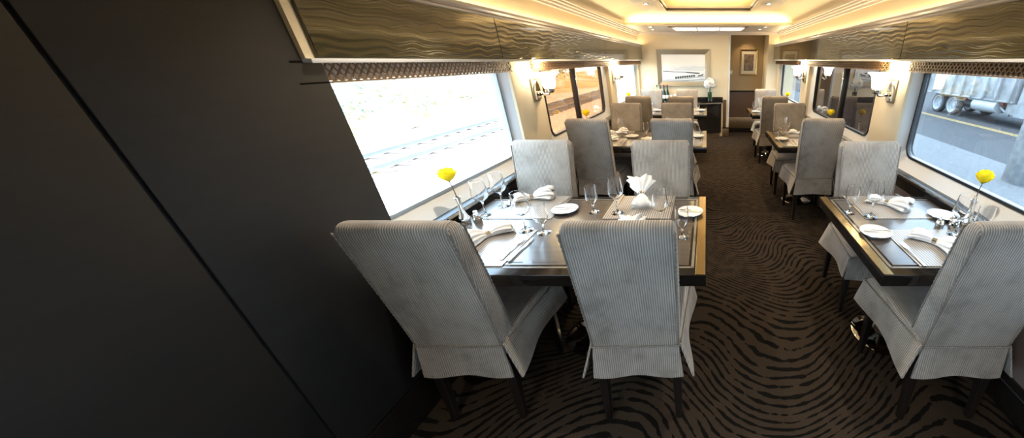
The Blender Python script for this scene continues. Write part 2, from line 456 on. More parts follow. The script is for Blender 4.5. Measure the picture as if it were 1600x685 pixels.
SPAN = [(0.38, 2.62), (3.09, 5.27), (5.62, 7.60), (-2.37, 0.22)]
def window(idx, side, y0, y1, glasskind):
    X = XL if side < 0 else XR
    where = 'rail track side' if side < 0 else 'road side'
    nth = ['front', 'middle', 'back', 'added unseen rear'][idx]
    root = thing('window_%d' % (idx + 1 if side < 0 else idx + 5), (X, (y0 + y1) / 2, ZS), 0,
                 '%s %s window on the %s of the car' % (nth, 'tinted two-pane' if glasskind != 'clear' else 'large clear', where), 'window', kind='structure')
    cy = (y0 + y1) / 2; hw = (y1 - y0) / 2; hh = (1.53 - ZS) / 2; zc = hh
    D = 0.095 if side < 0 else 0.10
    s = side
    def ring2d(grow, r, n=6): return [(u, v) for u, v in rrect(hw + grow, hh + grow, r, n)]
    n = 6
    # ivory surround: splayed face from the pier plane back to the rubber gasket
    outer = []
    sur = MB()
    ri = ring2d(0.012, 0.095)
    pa, pb = SPAN[idx][0] - cy - 0.004, SPAN[idx][1] - cy + 0.004
    if side < 0 and idx == 0: pa = 1.31 - cy
    pz0, pz1 = -0.10 - zc, hh + 0.06
    ro = [((pb if u > 0 else pa) , (pz1 if v > 0 else pz0)) for u, v in ri]
    F_ = (0.015 if idx in (0, 3) else 0.05) * s
    sur.loft([[(F_, u, zc + v) for u, v in ro], [(D * s - 0.012 * s, u, zc + v) for u, v in ri], [(D * s + 0.03 * s, u, zc + v) for u, v in ri], [(0.15 * s, u, zc + v) for u, v in ro]], close=True)
    sur.build('surround', M['ivory'], root)
    g = MB()
    ra, rb = ring2d(0.013, 0.096), ring2d(-0.004, 0.084)
    g.loft([[((D - 0.022) * s, u, zc + v) for u, v in ra], [((D - 0.022) * s, u, zc + v) for u, v in rb], [((D + 0.02) * s, u, zc + v) for u, v in rb], [((D + 0.02) * s, u, zc + v) for u, v in ra]], close=True)
    g.build('rubber_gasket', M['gasket_l'] if side < 0 and glasskind == 'clear' else M['black'], root)
    gm = (M['pane'] if side < 0 else M['pane_road']) if glasskind == 'clear' else (M['tint'] if side < 0 else M['tint_dark'])
    if glasskind == 'clear':
        p = MB(); p.prism(ring2d(-0.01, 0.085), 'x', (D - 0.003) * s, (D + 0.003) * s)
        for f in p.bm.faces: pass
        ob = p.build('pane', gm, root, smooth=False)
        for v in ob.data.vertices: v.co.z += zc
    else:
        ymul = 4.08 - cy
        for a, b in ((-hw + 0.005, ymul - 0.02), (ymul + 0.02, hw - 0.005)):
            p = MB(); p.box(min(D * s, (D + 0.005) * s), max(D * s, (D + 0.005) * s), a, b, 0.005, 2 * hh - 0.005)
            p.build('pane', gm, root, smooth=False)
        MB().box(min((D - 0.03) * s, (D + 0.02) * s), max((D - 0.03) * s, (D + 0.02) * s), ymul - 0.028, ymul + 0.012, 0, 2 * hh, 0.004).build('mullion', M['black'], root)
        MB().box(min((D - 0.036) * s, (D - 0.028) * s), max((D - 0.036) * s, (D - 0.028) * s), ymul - 0.006, ymul + 0.012, 0, 2 * hh, 0.002).build('mullion_trim', M['chrome'], root)
    # lattice grille below the band, with its two returns, and the roller blind behind it
    la = MB(); ya, yb = -hw - 0.16, hw + 0.05
    if idx == 0: yb = hw - 0.02
    if idx == 1: ya, yb = -hw - 0.33, hw + 0.10
    if idx == 3: ya, yb = -hw, hw
    if idx == 2: ya, yb = -hw - 0.02, hw + 0.06
    zl, zh = 1.478 - ZS, 1.545 - ZS
    xg = -0.055 * s
    px, pz = 0.030, 0.0335
    def strip(p0, p1, hx=0.0024, nrm=None):
        d = Vector(p1) - Vector(p0); L = d.length; d.normalize()
        nn = Vector(nrm); t_ = d.cross(nn).normalized()
        pts = []
        for q in (Vector(p0), Vector(p1)):
            pts.append([q + t_ * hx + nn * 0.002, q - t_ * hx + nn * 0.002, q - t_ * hx - nn * 0.002, q + t_ * hx - nn * 0.002])
        la.loft(pts)
    def field(P, length, nrm):
        H = zh - zl; run = H / pz * px
        k = -int(run / px) - 1
        while k * px < length:
            for sgn in (1, -1):
                a0 = k * px; a1 = a0 + run
                t0 = max(0, -a0 / run); t1 = min(1, (length - a0) / run)
                if t1 - t0 > 0.03:
                    f = lambda t: P(a0 + run * t, zl + H * t if sgn > 0 else zh - H * t)
                    strip(f(t0), f(t1), nrm=nrm)
            k += 1
    field(lambda a, z: (xg, ya + a, z), yb - ya, (1, 0, 0))
    field(lambda a, z: (xg + s * a, ya, z), 0.055, (0, 1, 0))
    field(lambda a, z: (xg + s * a, yb, z), 0.055, (0, 1, 0))
    for z in (zl, zh): la.box(xg - 0.003, xg + 0.003, ya, yb, z - 0.003, z + 0.003)
    tag(la.build('lattice_grille', M['lat_l'], root, smooth=False), kind='stuff')
    bl = MB(); a, b = sorted((xg + 0.02 * s, xg + 0.05 * s)); bl.box(a, b, ya + 0.012, yb - 0.012, zl + 0.004, zh, 0.004)
    bl.build('roller_blind', M['blind_l'] if side < 0 else M['blind_d'], root)
    return root
for i, (a, b, k) in enumerate(WINS):
    window(i, -1, 1.36 if i == 0 else a, b, k); window(i, 1, a, b, k)

# window ledges: a graphite shelf with a bright nosing, along each wall
for n_, (s, X) in enumerate(((-1, XL), (1, XR)), 1):
    y0 = 1.3 if s < 0 else YB
    e = 0.035
    t_ = MB(); a, b = sorted((X - s * e, X + s * 0.14)); t_.box(a, b, y0, YF, 0.765, 0.795, 0.004)
    o = t_.build('trim_%d' % n_, M['graphite'])
    tag(o, 'dark graphite window ledge along the %s' % ('rail track side' if s < 0 else 'road side'), 'ledge', kind='structure')
    a, b = sorted((X - s * (e + 0.006), X - s * (e + 0.0005))); MB().box(a, b, y0, YF, 0.780, 0.792).build('nosing', M['chrome'], o)
    a, b = sorted((X - s * (e + 0.004), X - s * (e - 0.02))); MB().box(a, b, y0, YF, 0.70, 0.764).build('apron', M['lacquer'], o)
    bb = MB(); a, b = sorted((X - s * 0.022, X + s * 0.0095)); bb.box(a, b, y0, YF, 0.0, 0.19, 0.01)
    o = bb.build('baseboard_left' if s < 0 else 'baseboard_right', M['lacquer'])
    tag(o, 'black heater skirting along the floor on the %s' % ('rail track side' if s < 0 else 'road side'), 'baseboard', kind='structure')
    a, b = sorted((X - s * 0.025, X - s * 0.0215)); MB().box(a, b, y0, YF, 0.145, 0.150).build('seam_strip', M['chassis'], o)

# olive bands above the windows
bands = {-1: [(1.27, 2.42), (2.42, 4.9), (4.9, YF)], 1: [(YB, 2.62), (2.62, 4.95), (4.95, YF)]}
for n_, (s, X, V) in enumerate(((-1, XL, VL), (1, XR, VR)), 3):
    y0 = 1.24 if s < 0 else YB
    core = MB(); a, b = sorted((V + s * 0.012, X + s * 0.02)); core.box(a, b, y0, YF, 1.556, 1.80)
    o = core.build('trim_%d' % n_, M['cream'])
    tag(o, 'olive embossed band above the windows on the %s' % ('rail track side' if s < 0 else 'road side'), 'trim', kind='structure')
    for ya, yb in bands[s]:
        p = MB(); a, b = sorted((V, V + s * 0.0115)); p.box(a, b, ya + 0.002, yb - 0.002, 1.557, 1.79, 0.002, 1)
        p.build('panel', M['wave'], o)
    lw = MB(); a, b = sorted((V - s * 0.006, X)); lw.box(a, b, y0, YF, 1.541, 1.5555, 0.003)
    lw.build('lower_edge_strip', M['ivory'], o)
    mo = MB()
    prof = [(0.0, 1.786), (-0.012, 1.790), (-0.016, 1.797), (-0.010, 1.803), (-0.020, 1.808), (-0.032, 1.815), (-0.034, 1.826), (-0.026, 1.832), (0.02, 1.832), (0.02, 1.80), (0.012, 1.786)]
    mo.prism([(V + s * p, z) for p, z in prof], 'y', y0, YF)
    mo.build('upper_moulding', M['mould'], o)

# ceiling
cl = MB()
cl.box(-1.75, 1.8, 6.31, 8.4, ZC, ZC + 0.12)                       # low ceiling at the far end
ceil = cl.build('ceiling', M['ceilgrey'])
tag(ceil, 'cream coved ceiling with a raised lit tray', 'ceiling', kind='structure')
cxm = 0.015
lip = MB(); lip.prism([(6.165, ZC + 0.0), (6.312, ZC), (6.312, ZC + 0.006), (6.205, ZC + 0.006), (6.205, ZC + 0.035), (6.175, ZC + 0.035), (6.16, ZC + 0.02)], 'x', -1.32, 1.35)
lip.build('cove_lip', M['ceil'], ceil)
ZR = 2.215
def coved_ring(k):
    """k 0..1 from the outer edge up to the flat panel; returns half x, y far, z"""
    a = k * PI / 2
    return 1.34 - 0.37 * (1 - math.cos(a)), 6.30 - 0.30 * (1 - math.cos(a)), ZC + 0.02 + (ZR - ZC - 0.02) * math.sin(a)
cove = MB(); rows = []
for i in range(11):
    hx, yf, z = coved_ring(i / 10)
    r = []
    rad = 0.14
    r.append((cxm - hx, YB, z)); r.append((cxm - hx, 3.0, z)); 
    for j in range(7):
        a = PI - PI / 2 * j / 6
        r.append((cxm - hx + rad + rad * math.cos(a), yf - rad + rad * math.sin(a), z))
    for j in range(7):
        a = PI / 2 - PI / 2 * j / 6
        r.append((cxm + hx - rad + rad * math.cos(a), yf - rad + rad * math.sin(a), z))
    r.append((cxm + hx, 3.0, z)); r.append((cxm + hx, YB, z))
    rows.append(r)
cove.sheet(rows); cove.build('cove', M['ceil'], ceil, angle=60)
hx, yf, _ = coved_ring(1.0)
TX, TY = 0.60, 5.55
fl = MB()
fl.box(cxm - hx - 0.01, cxm - TX, YB, TY, ZR, ZR + 0.02); fl.box(cxm + TX, cxm + hx + 0.01, YB, TY, ZR, ZR + 0.02); fl.box(cxm - hx - 0.01, cxm + hx + 0.01, TY, yf + 0.01, ZR, ZR + 0.02)
fl.build('flat_panel', M['ceilgrey'], ceil, smooth=False)
tr = MB()
for off, z0, z1 in ((0.065, ZR - 0.018, ZR), (0.042, ZR - 0.032, ZR - 0.012), (0.018, ZR - 0.042, ZR + 0.03)):
    tr.box(cxm - TX - off, cxm - TX + 0.012, YB, TY + off, z0, z1, 0.004); tr.box(cxm + TX - 0.012, cxm + TX + off, YB, TY + off, z0, z1, 0.004)
    tr.box(cxm - TX - off, cxm + TX + off, TY - 0.012, TY + off, z0, z1, 0.004)
tr.build('tray_moulding', M['mould'], ceil)
ti = MB(); ti.box(cxm - TX - 0.1, cxm + TX + 0.1, YB, TY + 0.1, ZR + 0.13, ZR + 0.15)
ti.box(cxm - TX - 0.1, cxm - TX - 0.08, YB, TY + 0.1, ZR + 0.02, ZR + 0.13); ti.box(cxm + TX + 0.08, cxm + TX + 0.1, YB, TY + 0.1, ZR + 0.02, ZR + 0.13); ti.box(cxm - TX - 0.1, cxm + TX + 0.1, TY + 0.08, TY + 0.1, ZR + 0.02, ZR + 0.13)
ti.build('tray_recess', M['ceil'], ceil, smooth=False)
MB().box(-1.8, 1.85, YB, 8.5, ZR + 0.16, ZR + 0.2).build('roof_panel', M['ceil'], ceil, smooth=False)
for s, X in ((-1, XL), (1, XR)):
    cr = MB()
    for p0, p1, z0, z1 in ((0.0, 0.028, 1.985, 2.06), (0.0, 0.052, 2.008, 2.06), (0.0, 0.076, 2.028, 2.075), (0.0, 0.10, 2.046, 2.10)):
        a, b = sorted((X - s * p1, X - s * p0)); cr.box(a, b, YB, YF, z0, z1, 0.005)
    cr.build('crown_moulding', M['mould'], ceil)
cr = MB()
for p1, z0 in ((0.02, 2.0), (0.035, 2.018), (0.05, 2.036)): cr.box(XL, XR, YF - p1, YF, z0, ZC + 0.005, 0.004)
cr.build('end_crown_moulding', M['mould'], ceil)

# lit ceiling panel of three panes at the far end
lp = thing('ceiling_light_panel', (0.02, 6.72, ZC), 0, 'three-pane lit panel in the low ceiling at the far end', 'ceiling light')
f = MB()
for off, z0 in ((0.05, -0.012), (0.028, -0.022)):
    f.box(-0.62 - off, -0.60, -0.34 - off, 0.34 + off, z0, 0.0, 0.004); f.box(0.60, 0.62 + off, -0.34 - off, 0.34 + off, z0, 0, 0.004)
    f.box(-0.62 - off, 0.62 + off, -0.34 - off, -0.325, z0, 0, 0.004); f.box(-0.62 - off, 0.62 + off, 0.325, 0.34 + off, z0, 0, 0.004)
for x in (-0.2, 0.2): f.box(x - 0.012, x + 0.012, -0.33, 0.33, -0.012, 0, 0.002)
f.build('frame', M['mould'], lp)
for x in (-0.4, 0, 0.4): MB().box(x - 0.188, x + 0.188, -0.325, 0.325, -0.005, -0.001).build('diffuser', M['diffuser'], lp, smooth=False)

# downlights
def downlight():
    t_ = thing('downlight', cat='downlight')
    m_ = MB(); m_.lathe([(0.0, 0), (0.038, 0), (0.038, -0.006), (0.026, -0.008), (0.024, -0.002), (0.0, -0.002)], 20); m_.build('trim_ring', M['ivory'], t_)
    m_ = MB(); m_.lathe([(0.0, -0.0035), (0.016, -0.0035), (0.016, -0.006), (0, -0.0065)], 12); m_.build('lens', M['lamp'], t_)
    return t_
DL = downlight()
spots = [(-0.80, 5.15, ZR, 'raised ceiling edge above the wide middle table'), (0.80, 5.15, ZR, 'raised ceiling edge above the narrow middle table'), (0.0, 5.78, ZR, 'raised ceiling centre just beyond the tray'),
         (-0.95, 6.45, ZC, 'low far ceiling beside the lit panel, window side, nearer'), (-0.98, 6.95, ZC, 'low far ceiling beside the lit panel, window side, farther'), (0.98, 6.45, ZC, 'low far ceiling beside the lit panel, road side, nearer'), (0.95, 6.95, ZC, 'low far ceiling beside the lit panel, road side, farther'),
         (-0.80, 3.3, ZR, 'raised ceiling above the near seats of the wide middle table'), (0.80, 3.3, ZR, 'raised ceiling above the near seat of the narrow middle table'), (-0.80, 1.5, ZR, 'raised ceiling above the wide front table'), (0.80, 1.5, ZR, 'raised ceiling above the narrow front table'),
         (-0.80, -0.4, ZR, 'raised ceiling behind the wide front table'), (0.80, -0.4, ZR, 'raised ceiling behind the narrow front table'), (0.85, 7.9, 2.08, 'corridor ceiling beyond the doorway')]
for i, (x, y, z, where) in enumerate(spots):
    place(DL, (x, y, z), 0, 'small round downlight in the ' + where, 'ceiling downlights')
    light('downlight_beam', 'SPOT', (x, y, z - 0.02), 30, (1, 0.72, 0.42) if y > 2 else (1, 0.86, 0.68), spot_size=1.9, spot_blend=0.8, shadow_soft_size=0.02)

# end wall with the doorway to the corridor
ew = MB()
ew.box(-1.75, 0.455, YF, YF + 0.10, 0, 2.08); ew.box(0.455, 1.235, YF, YF + 0.10, 2.005, 2.08); ew.box(1.235, 1.8, YF + 0.0, YF + 0.5, 0, 2.08)
wb = ew.build('wall_back', M['cream']); tag(wb, 'cream end wall with a doorway into the brown corridor', 'wall', kind='structure')
MB().box(0.435, 0.475, YF - 0.012, YF + 0.11, 0.18, 2.005, 0.006).build('door_post', M['ivory'], wb)
MB().box(0.34, 0.48, YF - 0.016, YF + 0.112, 0.0, 0.175, 0.004).build('kick_plate', M['steel'], wb)
MB().box(0.34, 0.48, YF - 0.02, YF + 0.112, 0.176, 0.20, 0.003).build('kick_plate_cap', M['lacquer'], wb)
MB().box(0.345, 0.415, YF - 0.008, YF - 0.0005, 0.2, 0.78, 0.003).build('side_panel', M['brownwains'], wb)
cw = MB(); cw.box(0.3, 1.4, 8.12, 8.2, 0.93, 2.08)
co = cw.build('wall_corridor', M['tan']); tag(co, 'tan and brown corridor wall behind the doorway', 'wall', kind='structure')
MB().box(0.3, 1.4, 8.118, 8.2, 0.34, 0.90).build('wainscot', M['brownwains'], co)
MB().box(0.3, 1.4, 8.105, 8.2, 0.90, 0.93, 0.004).build('dado_rail', M['lacquer'], co)
MB().box(0.3, 1.4, 8.108, 8.2, 0.10, 0.34, 0.003).build('kick_plate', M['steel'], co)
MB().box(0.3, 1.4, 8.104, 8.2, 0.0, 0.098, 0.003).build('black_base', M['lacquer'], co)
MB().box(0.3, 0.44, YF + 0.1, 8.2, 0, 2.08).build('corridor_side', M['tan'], co)
MB().box(1.228, 1.3, YF + 0.1, 8.2, 0, 2.08).build('corridor_side', M['cream'], co)
sw = MB(); sw.box(0.475, 0.56, 8.112, 8.119, 1.26, 1.345, 0.002); o = sw.build('switch_plate', M['plastic']); tag(o, 'pale switch plate on the tan corridor wall', 'switch plate')
for k in range(3): MB().box(0.487 + k * 0.022, 0.503 + k * 0.022, 8.109, 8.1125, 1.285, 1.32, 0.002).build('switch', M['ivory'], o)

# wall behind the camera and the dark panelled stretch beside it
bw = MB(); bw.box(-1.75, 1.8, YB - 0.1, YB, 0, 2.4); o = bw.build('wall_front', M['brownwains']); tag(o, 'brown partition closing the near end of the car', 'wall', kind='structure')
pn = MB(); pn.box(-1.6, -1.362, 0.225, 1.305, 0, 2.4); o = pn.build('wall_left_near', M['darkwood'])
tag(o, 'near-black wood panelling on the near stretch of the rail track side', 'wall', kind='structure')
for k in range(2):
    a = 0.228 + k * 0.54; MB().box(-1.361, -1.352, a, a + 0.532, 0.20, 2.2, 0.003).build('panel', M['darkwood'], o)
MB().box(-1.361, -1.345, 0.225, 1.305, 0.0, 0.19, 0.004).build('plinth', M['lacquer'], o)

# ------------------------------------------------------------------ dining chair
def braid(pts, r, step=0.0085):
    pts = [Vector(p) for p in pts]
    out = []; rad = []
    for a, b in zip(pts[:-1], pts[1:]):
        n = max(2, int((b - a).length / step))
        for k in range(n):
            out.append(a.lerp(b, k / n)); rad.append(r if k % 2 else r * 0.55)
    out.append(pts[-1]); rad.append(r * 0.5)
    return out, rad

def make_chair():
    t_ = thing('dining_chair', cat='chair')
    # backrest: leans backwards (-y) with height
    def spine(z):                       # returns centre y, half width, half thickness
        k = (z - 0.44) / 0.62
        return -0.172 - 0.088 * k ** 1.15, 0.183 + 0.013 * k, 0.050 - 0.011 * k
    b = MB(); rings = []
    zs = [0.44, 0.52, 0.62, 0.74, 0.86, 0.96, 1.01, 1.035, 1.050, 1.058, 1.060]
    ins = [0, 0, 0, 0, 0, 0, 0, 0.004, 0.012, 0.022, 0.032]
    for z, q in zip(zs, ins):
        cy, hx, hy = spine(z)
        rings.append([(u, cy + v, z) for u, v in rrect(hx - q * 0.6, max(hy - q, 0.006), min(0.016, max(hy - q, 0.006) * 0.8), 3)])
    b.loft(rings); back_ = b.build('backrest', M['cord'], t_)
    # seat cushion, wider at the front
    s = MB(); rings = []
    for z, q in ((0.40, 0.0), (0.455, 0.0), (0.475, 0.004), (0.488, 0.016), (0.492, 0.03)):
        r = []
        for u, v in rrect(1.0, 1.0, 0.12, 4):
            y = 0.0225 + v * (0.232 - q); hx = lerp(0.19, 0.222, (y + 0.21) / 0.47) - q
            r.append((u * hx, y, z + 0.006 * (1 - u * u)))
        rings.append(r)
    s.loft(rings); seat_ = s.build('seat', M['cord'], t_)
    # skirt panels, each a flared sheet with thickness
    def panel(fn, n=14, m=5):
        g = MB(); front = [[fn(i / n, j / m, 0.0) for i in range(n + 1)] for j in range(m + 1)]
        back = [[fn(i / n, j / m, 1.0) for i in range(n + 1)] for j in range(m + 1)]
        ring = []
        loop = lambda row_f, row_b: list(row_f) + list(reversed(row_b))
        g.loft([loop(front[j], back[j]) for j in range(m + 1)])
        g.build('skirt_panel', M['cord'], t_)
    TH = 0.008
    def rear(u, w, d):
        x = lerp(-1, 1, u) * lerp(0.181, 0.196, w); z = lerp(0.462, 0.295, w) - 0.004 * math.cos(u * PI * 2)
        y = -0.226 - 0.012 * w - 0.006 * w * math.sin(u * 9.5) + d * TH
        return (x, y, z)
    panel(rear)
    for sx in (-1, 1):
        def side(u, w, d, sx=sx):
            y = lerp(-0.222 - 0.02 * w, 0.252 + 0.012 * w, u); z = lerp(0.468, 0.298 + 0.032 * u, w)
            hx = lerp(0.192, 0.226, u) + w * (0.012 + 0.030 * (1 - u) ** 3 + 0.012 * math.sin(u * 7.0 + 1) + 0.004 * u ** 6) - d * TH
            return (sx * hx, y, z)
        panel(side)
    def front(u, w, d):
        x = lerp(-1, 1, u) * lerp(0.222, 0.238, w); z = lerp(0.468, 0.318, w)
        y = 0.254 + 0.026 * w + 0.008 * w * math.sin(u * 11) - d * TH
        return (x, y, z)
    panel(front)
    # legs
    for sx in (-1, 1):
        for y0, y1 in ((-0.19, -0.215), (0.178, 0.185)):
            l = MB(); rings = []
            xt = sx * (0.165 if y0 < 0 else 0.185)
            for z, h in ((0.40, 0.022), (0.2, 0.019), (0.0, 0.014)):
                yy = lerp(y1, y0, z / 0.40)
                rings.append([(xt + a, yy + c, z) for a, c in rrect(h, h, 0.004, 1)])
            l.loft(rings); l.build('leg', M['leg'], t_)
    # braided piping on the edges of the back, the waist seam and the seat edge
    p = MB()
    for sx in (-1, 1):
        for sy in (-1, 1):
            pts = []
            for z in (0.46, 0.6, 0.75, 0.9, 1.0, 1.035):
                cy, hx, hy = spine(z); pts.append((sx * (hx - 0.003), cy + sy * (hy - 0.003), z))
            o_, r_ = braid(pts, 0.0056); p.tube(o_, 0.004, 5, r_)
    o_, r_ = braid([(-0.184, -0.230, 0.466), (0, -0.228, 0.462), (0.184, -0.230, 0.466)], 0.0058); p.tube(o_, 0.004, 5, r_)
    p.build('piping', M['piping'], back_, angle=80)
    p = MB()
    for sx in (-1, 1):
        o_, r_ = braid([(sx * 0.19, -0.215, 0.468), (sx * 0.224, 0.245, 0.468)], 0.0056); p.tube(o_, 0.004, 5, r_)
    o_, r_ = braid([(-0.224, 0.256, 0.470), (0.224, 0.256, 0.470)], 0.0056); p.tube(o_, 0.004, 5, r_)
    p.build('piping', M['piping'], seat_, angle=80)
    return t_
CH = make_chair()
chairs = []
TW = ['wide front table', 'wide middle table', 'wide back table']
TN = ['narrow front table', 'narrow middle table', 'narrow back table']
def chair(x, y, facing, seat, tbl, rz=0.0):
    a = (0 if facing > 0 else PI) + rz
    place(CH, (x, y, 0), a, 'grey corduroy slipcovered dining chair at the %s of the %s' % (seat, tbl), 'slipcovered dining chairs')
chair(-1.045, 1.272, 1, 'near window seat', TW[0], 0.0)
chair(-0.305, 1.272, 1, 'near aisle seat', TW[0], 0.02)
chair(-1.125, 2.03, -1, 'far window seat', TW[0]); chair(-0.315, 2.02, -1, 'far aisle seat', TW[0])
chair(-1.12, 3.47, 1, 'near window seat', TW[1]); chair(-0.33, 3.47, 1, 'near aisle seat', TW[1])
chair(-1.06, 4.22, -1, 'far window seat', TW[1], -0.12); chair(-0.385, 4.22, -1, 'far aisle seat', TW[1])
chair(-1.05, 5.66, 1, 'near window seat', TW[2]); chair(-0.40, 5.62, 1, 'near aisle seat', TW[2])
chair(-1.04, 6.47, -1, 'far window seat', TW[2]); chair(-0.375, 6.47, -1, 'far aisle seat', TW[2])
chair(1.085, 1.268, 1, 'near seat', TN[0], 0.01); chair(1.09, 1.995, -1, 'far seat', TN[0])
chair(1.085, 3.48, 1, 'near seat', TN[1]); chair(1.045, 4.20, -1, 'far seat', TN[1])
chair(1.03, 5.65, 1, 'near seat', TN[2]); chair(1.10, 6.50, -1, 'far seat', TN[2])

# ------------------------------------------------------------------ tables
ZT_ = 0.75
def make_table(w, d, wide):
    t_ = thing('dining_table', cat='table')
    hx, hy = w / 2, d / 2
    MB().box(-hx, hx, -hy, hy, 0.69, 0.7475, 0.005).build('tabletop', M['lacquer'], t_)
    MB().box(-hx + 0.075, hx - 0.02, -hy + 0.075, hy - 0.075, 0.7476, 0.7492, 0.001, 1).build('veneer_field', M['top'], t_)
    st = MB(); e = 0.052
    for x0, x1, y0, y1 in ((-hx + e, hx - 0.02, -hy + e, -hy + e + 0.012), (-hx + e, hx - 0.02, hy - e - 0.012, hy - e), (-hx + e, -hx + e + 0.012, -hy + e, hy - e)):
        st.box(x0, x1, y0, y1, 0.7476, 0.7485)
    st.build('inlay_border', M['inlay'], t_, smooth=False)
    return t_, hx, hy
def finish_table(t_, hx, hy, flip, columns):
    # the free end (towards the aisle) has its gold sunlit reflection painted as a metal strip; dashes of black inlay near the edges
    s = -1
    MB().box(-hx + 0.004, -hx + 0.045, -hy + 0.005, hy - 0.005, 0.7476, 0.7488, 0.0005, 1).build('aisle_edge_glint', M['gilt_glint'], t_)
    for sy in (-1, 1):
        n = 7 if hx > 0.5 else 3
        for k in range(n):
            x = lerp(-hx + 0.16, hx - 0.12, (k + 0.5) / n); w_ = 0.055
            MB().box(x - w_, x + w_, sy * (hy - 0.095) - 0.004, sy * (hy - 0.095) + 0.004, 0.7492, 0.7497).build('dash_inlay', M['black'], t_, smooth=False)
    for cx in columns:
        c = MB(); c.lathe([(0.0, 0.03), (0.045, 0.03), (0.045, 0.69), (0, 0.69)], 20, (cx, 0, 0)); c.build('column', M['leg'], t_)
        c = MB(); c.lathe([(0.0, 0.0), (0.178, 0.0), (0.182, 0.008), (0.172, 0.016), (0.12, 0.026), (0.062, 0.04), (0.055, 0.075), (0.0, 0.075)], 40, (cx, 0, 0)); c.build('base', M['chrome'], t_)
        MB().box(cx - 0.16, cx + 0.16, -0.16, 0.16, 0.672, 0.69).build('bracket', M['leg'], t_)
# local: aisle end at -x; window end at +x
WT, whx, why = make_table(1.365, 0.885, True); finish_table(WT, whx, why, 0, (0.0,))
NTb, nhx, nhy = make_table(0.69, 0.885, False); finish_table(NTb, nhx, nhy, 0, (0.02,))
TY0 = [1.595, 3.835, 6.03]
for i, y in enumerate(TY0):
    place(WT, (-0.005 - whx, y, 0), PI, 'dark wood four-seat dining table, the %s' % TW[i], 'wide dining tables')
    place(NTb, (0.728 + nhx, y, 0), 0, 'dark wood two-seat dining table, the %s' % TN[i], 'narrow dining tables')

# ------------------------------------------------------------------ tableware prototypes (origin on the table)
def solid(name, cat, material, fn, angle=40):
    m_ = MB(); fn(m_); o = m_.build(name, material, angle=angle); tag(o, cat=cat); return o
PM = solid('placemat', 'placemat', M['mat'], lambda m_: m_.box(-0.19, 0.19, -0.172, 0.172, 0, 0.0025, 0.001, 1))
def plate():
    t_ = thing('bread_plate', cat='plate')
    m_ = MB(); m_.lathe([(0.0, 0.004), (0.040, 0.004), (0.042, 0.0), (0.048, 0.0), (0.05, 0.005), (0.072, 0.011), (0.0765, 0.0145), (0.0755, 0.0165), (0.070, 0.0145), (0.050, 0.009), (0.0, 0.0085)], 40)
    m_.build('dish', M['china'], t_)
    m_ = MB(); m_.lathe([(0.0758, 0.0155), (0.0772, 0.0155), (0.0768, 0.0168), (0.0756, 0.0168), (0.0758, 0.0155)], 40); m_.build('rim', M['silver'], t_)
    return t_
PL = plate()
def flat_item(m_, outline, z0=0.0, th=0.0022):
    m_.prism(outline, 'z', z0, z0 + th)
def butter_knife(m_):
    o_ = [(-0.0035, -0.075), (0.0035, -0.075), (0.0035, 0.0), (0.008, 0.015), (0.008, 0.055), (0.003, 0.072), (-0.0025, 0.066), (-0.0035, 0.0)]
    flat_item(m_, o_)
BK = solid('butter_knife', 'knife', M['silver'], butter_knife)
def knife(m_):
    o_ = [(-0.0055, -0.11), (0.0055, -0.11), (0.0045, -0.01), (0.008, 0.005), (0.009, 0.07), (0.004, 0.105), (-0.002, 0.10), (-0.0045, 0.0)]
    flat_item(m_, o_, 0.0, 0.0028)
def knife_thing():
    t_ = thing('table_knife', cat='knife')
    m_ = MB(); m_.prism([(-0.0055, -0.11), (0.0055, -0.11), (0.0045, 0.0), (-0.0045, 0.0)], 'z', 0, 0.005); m_.build('handle', M['silver'], t_)
    m_ = MB(); m_.prism([(-0.0045, 0.0), (0.0045, 0.0), (0.0085, 0.012), (0.009, 0.07), (0.004, 0.108), (-0.002, 0.102)], 'z', 0.0015, 0.0032); m_.build('blade', M['silver'], t_)
    return t_
KN = knife_thing()
def fork_thing():
    t_ = thing('table_fork', cat='fork')
    m_ = MB(); pts = [(0, -0.10, 0.002), (0, -0.05, 0.003), (0, 0.0, 0.006), (0, 0.035, 0.007)]
    rings = []
    for (x, y, z), w in zip(pts, (0.0065, 0.005, 0.003, 0.004)): rings.append([(x + a, y, z + c) for a, c in rrect(w, 0.0018, 0.001, 1)])
    m_.loft(rings); m_.build('handle', M['silver'], t_)
    m_ = MB(); m_.prism([(-0.004, 0.033), (0.004, 0.033), (0.0115, 0.05), (0.0115, 0.06), (-0.0115, 0.06), (-0.0115, 0.05)], 'z', 0.0055, 0.0078)
    m_.build('head', M['silver'], t_)
    for k in range(4):
        x = -0.0095 + k * 0.00633
        q = MB(); q.prism([(x - 0.0017, 0.0595), (x + 0.0017, 0.0595), (x + 0.001, 0.098), (x - 0.001, 0.098)], 'z', 0.0057, 0.0077); q.build('tine', M['silver'], t_)
    return t_
FK = fork_thing()
def goblet(name, cat, H, stem_h, foot, bowl):
    """bowl: list of (r, z above the stem)"""
    outer = [(0.0, 0.0), (foot, 0.0), (foot, 0.0015), (foot * 0.5, 0.005), (0.007, 0.012), (0.0042, 0.03), (0.0040, stem_h - 0.012), (0.007, stem_h)]
    ob = [(r, stem_h + z) for r, z in bowl]
    ib = [(max(r - 0.0019, 0.0), stem_h + z + (0.002 if i == 0 else 0.0)) for i, (r, z) in enumerate(bowl)]
    m_ = MB(); m_.lathe(outer + ob + list(reversed(ib)) + [(0.0, stem_h + 0.008)], 36)
    o = m_.build(name, M['crystal'], angle=50); tag(o, cat=cat); return o
WG = goblet('wine_glass', 'wine glass', 0.205, 0.085, 0.036, [(0.012, 0.003), (0.030, 0.018), (0.0425, 0.036), (0.043, 0.045), (0.038, 0.085), (0.0335, 0.125)])
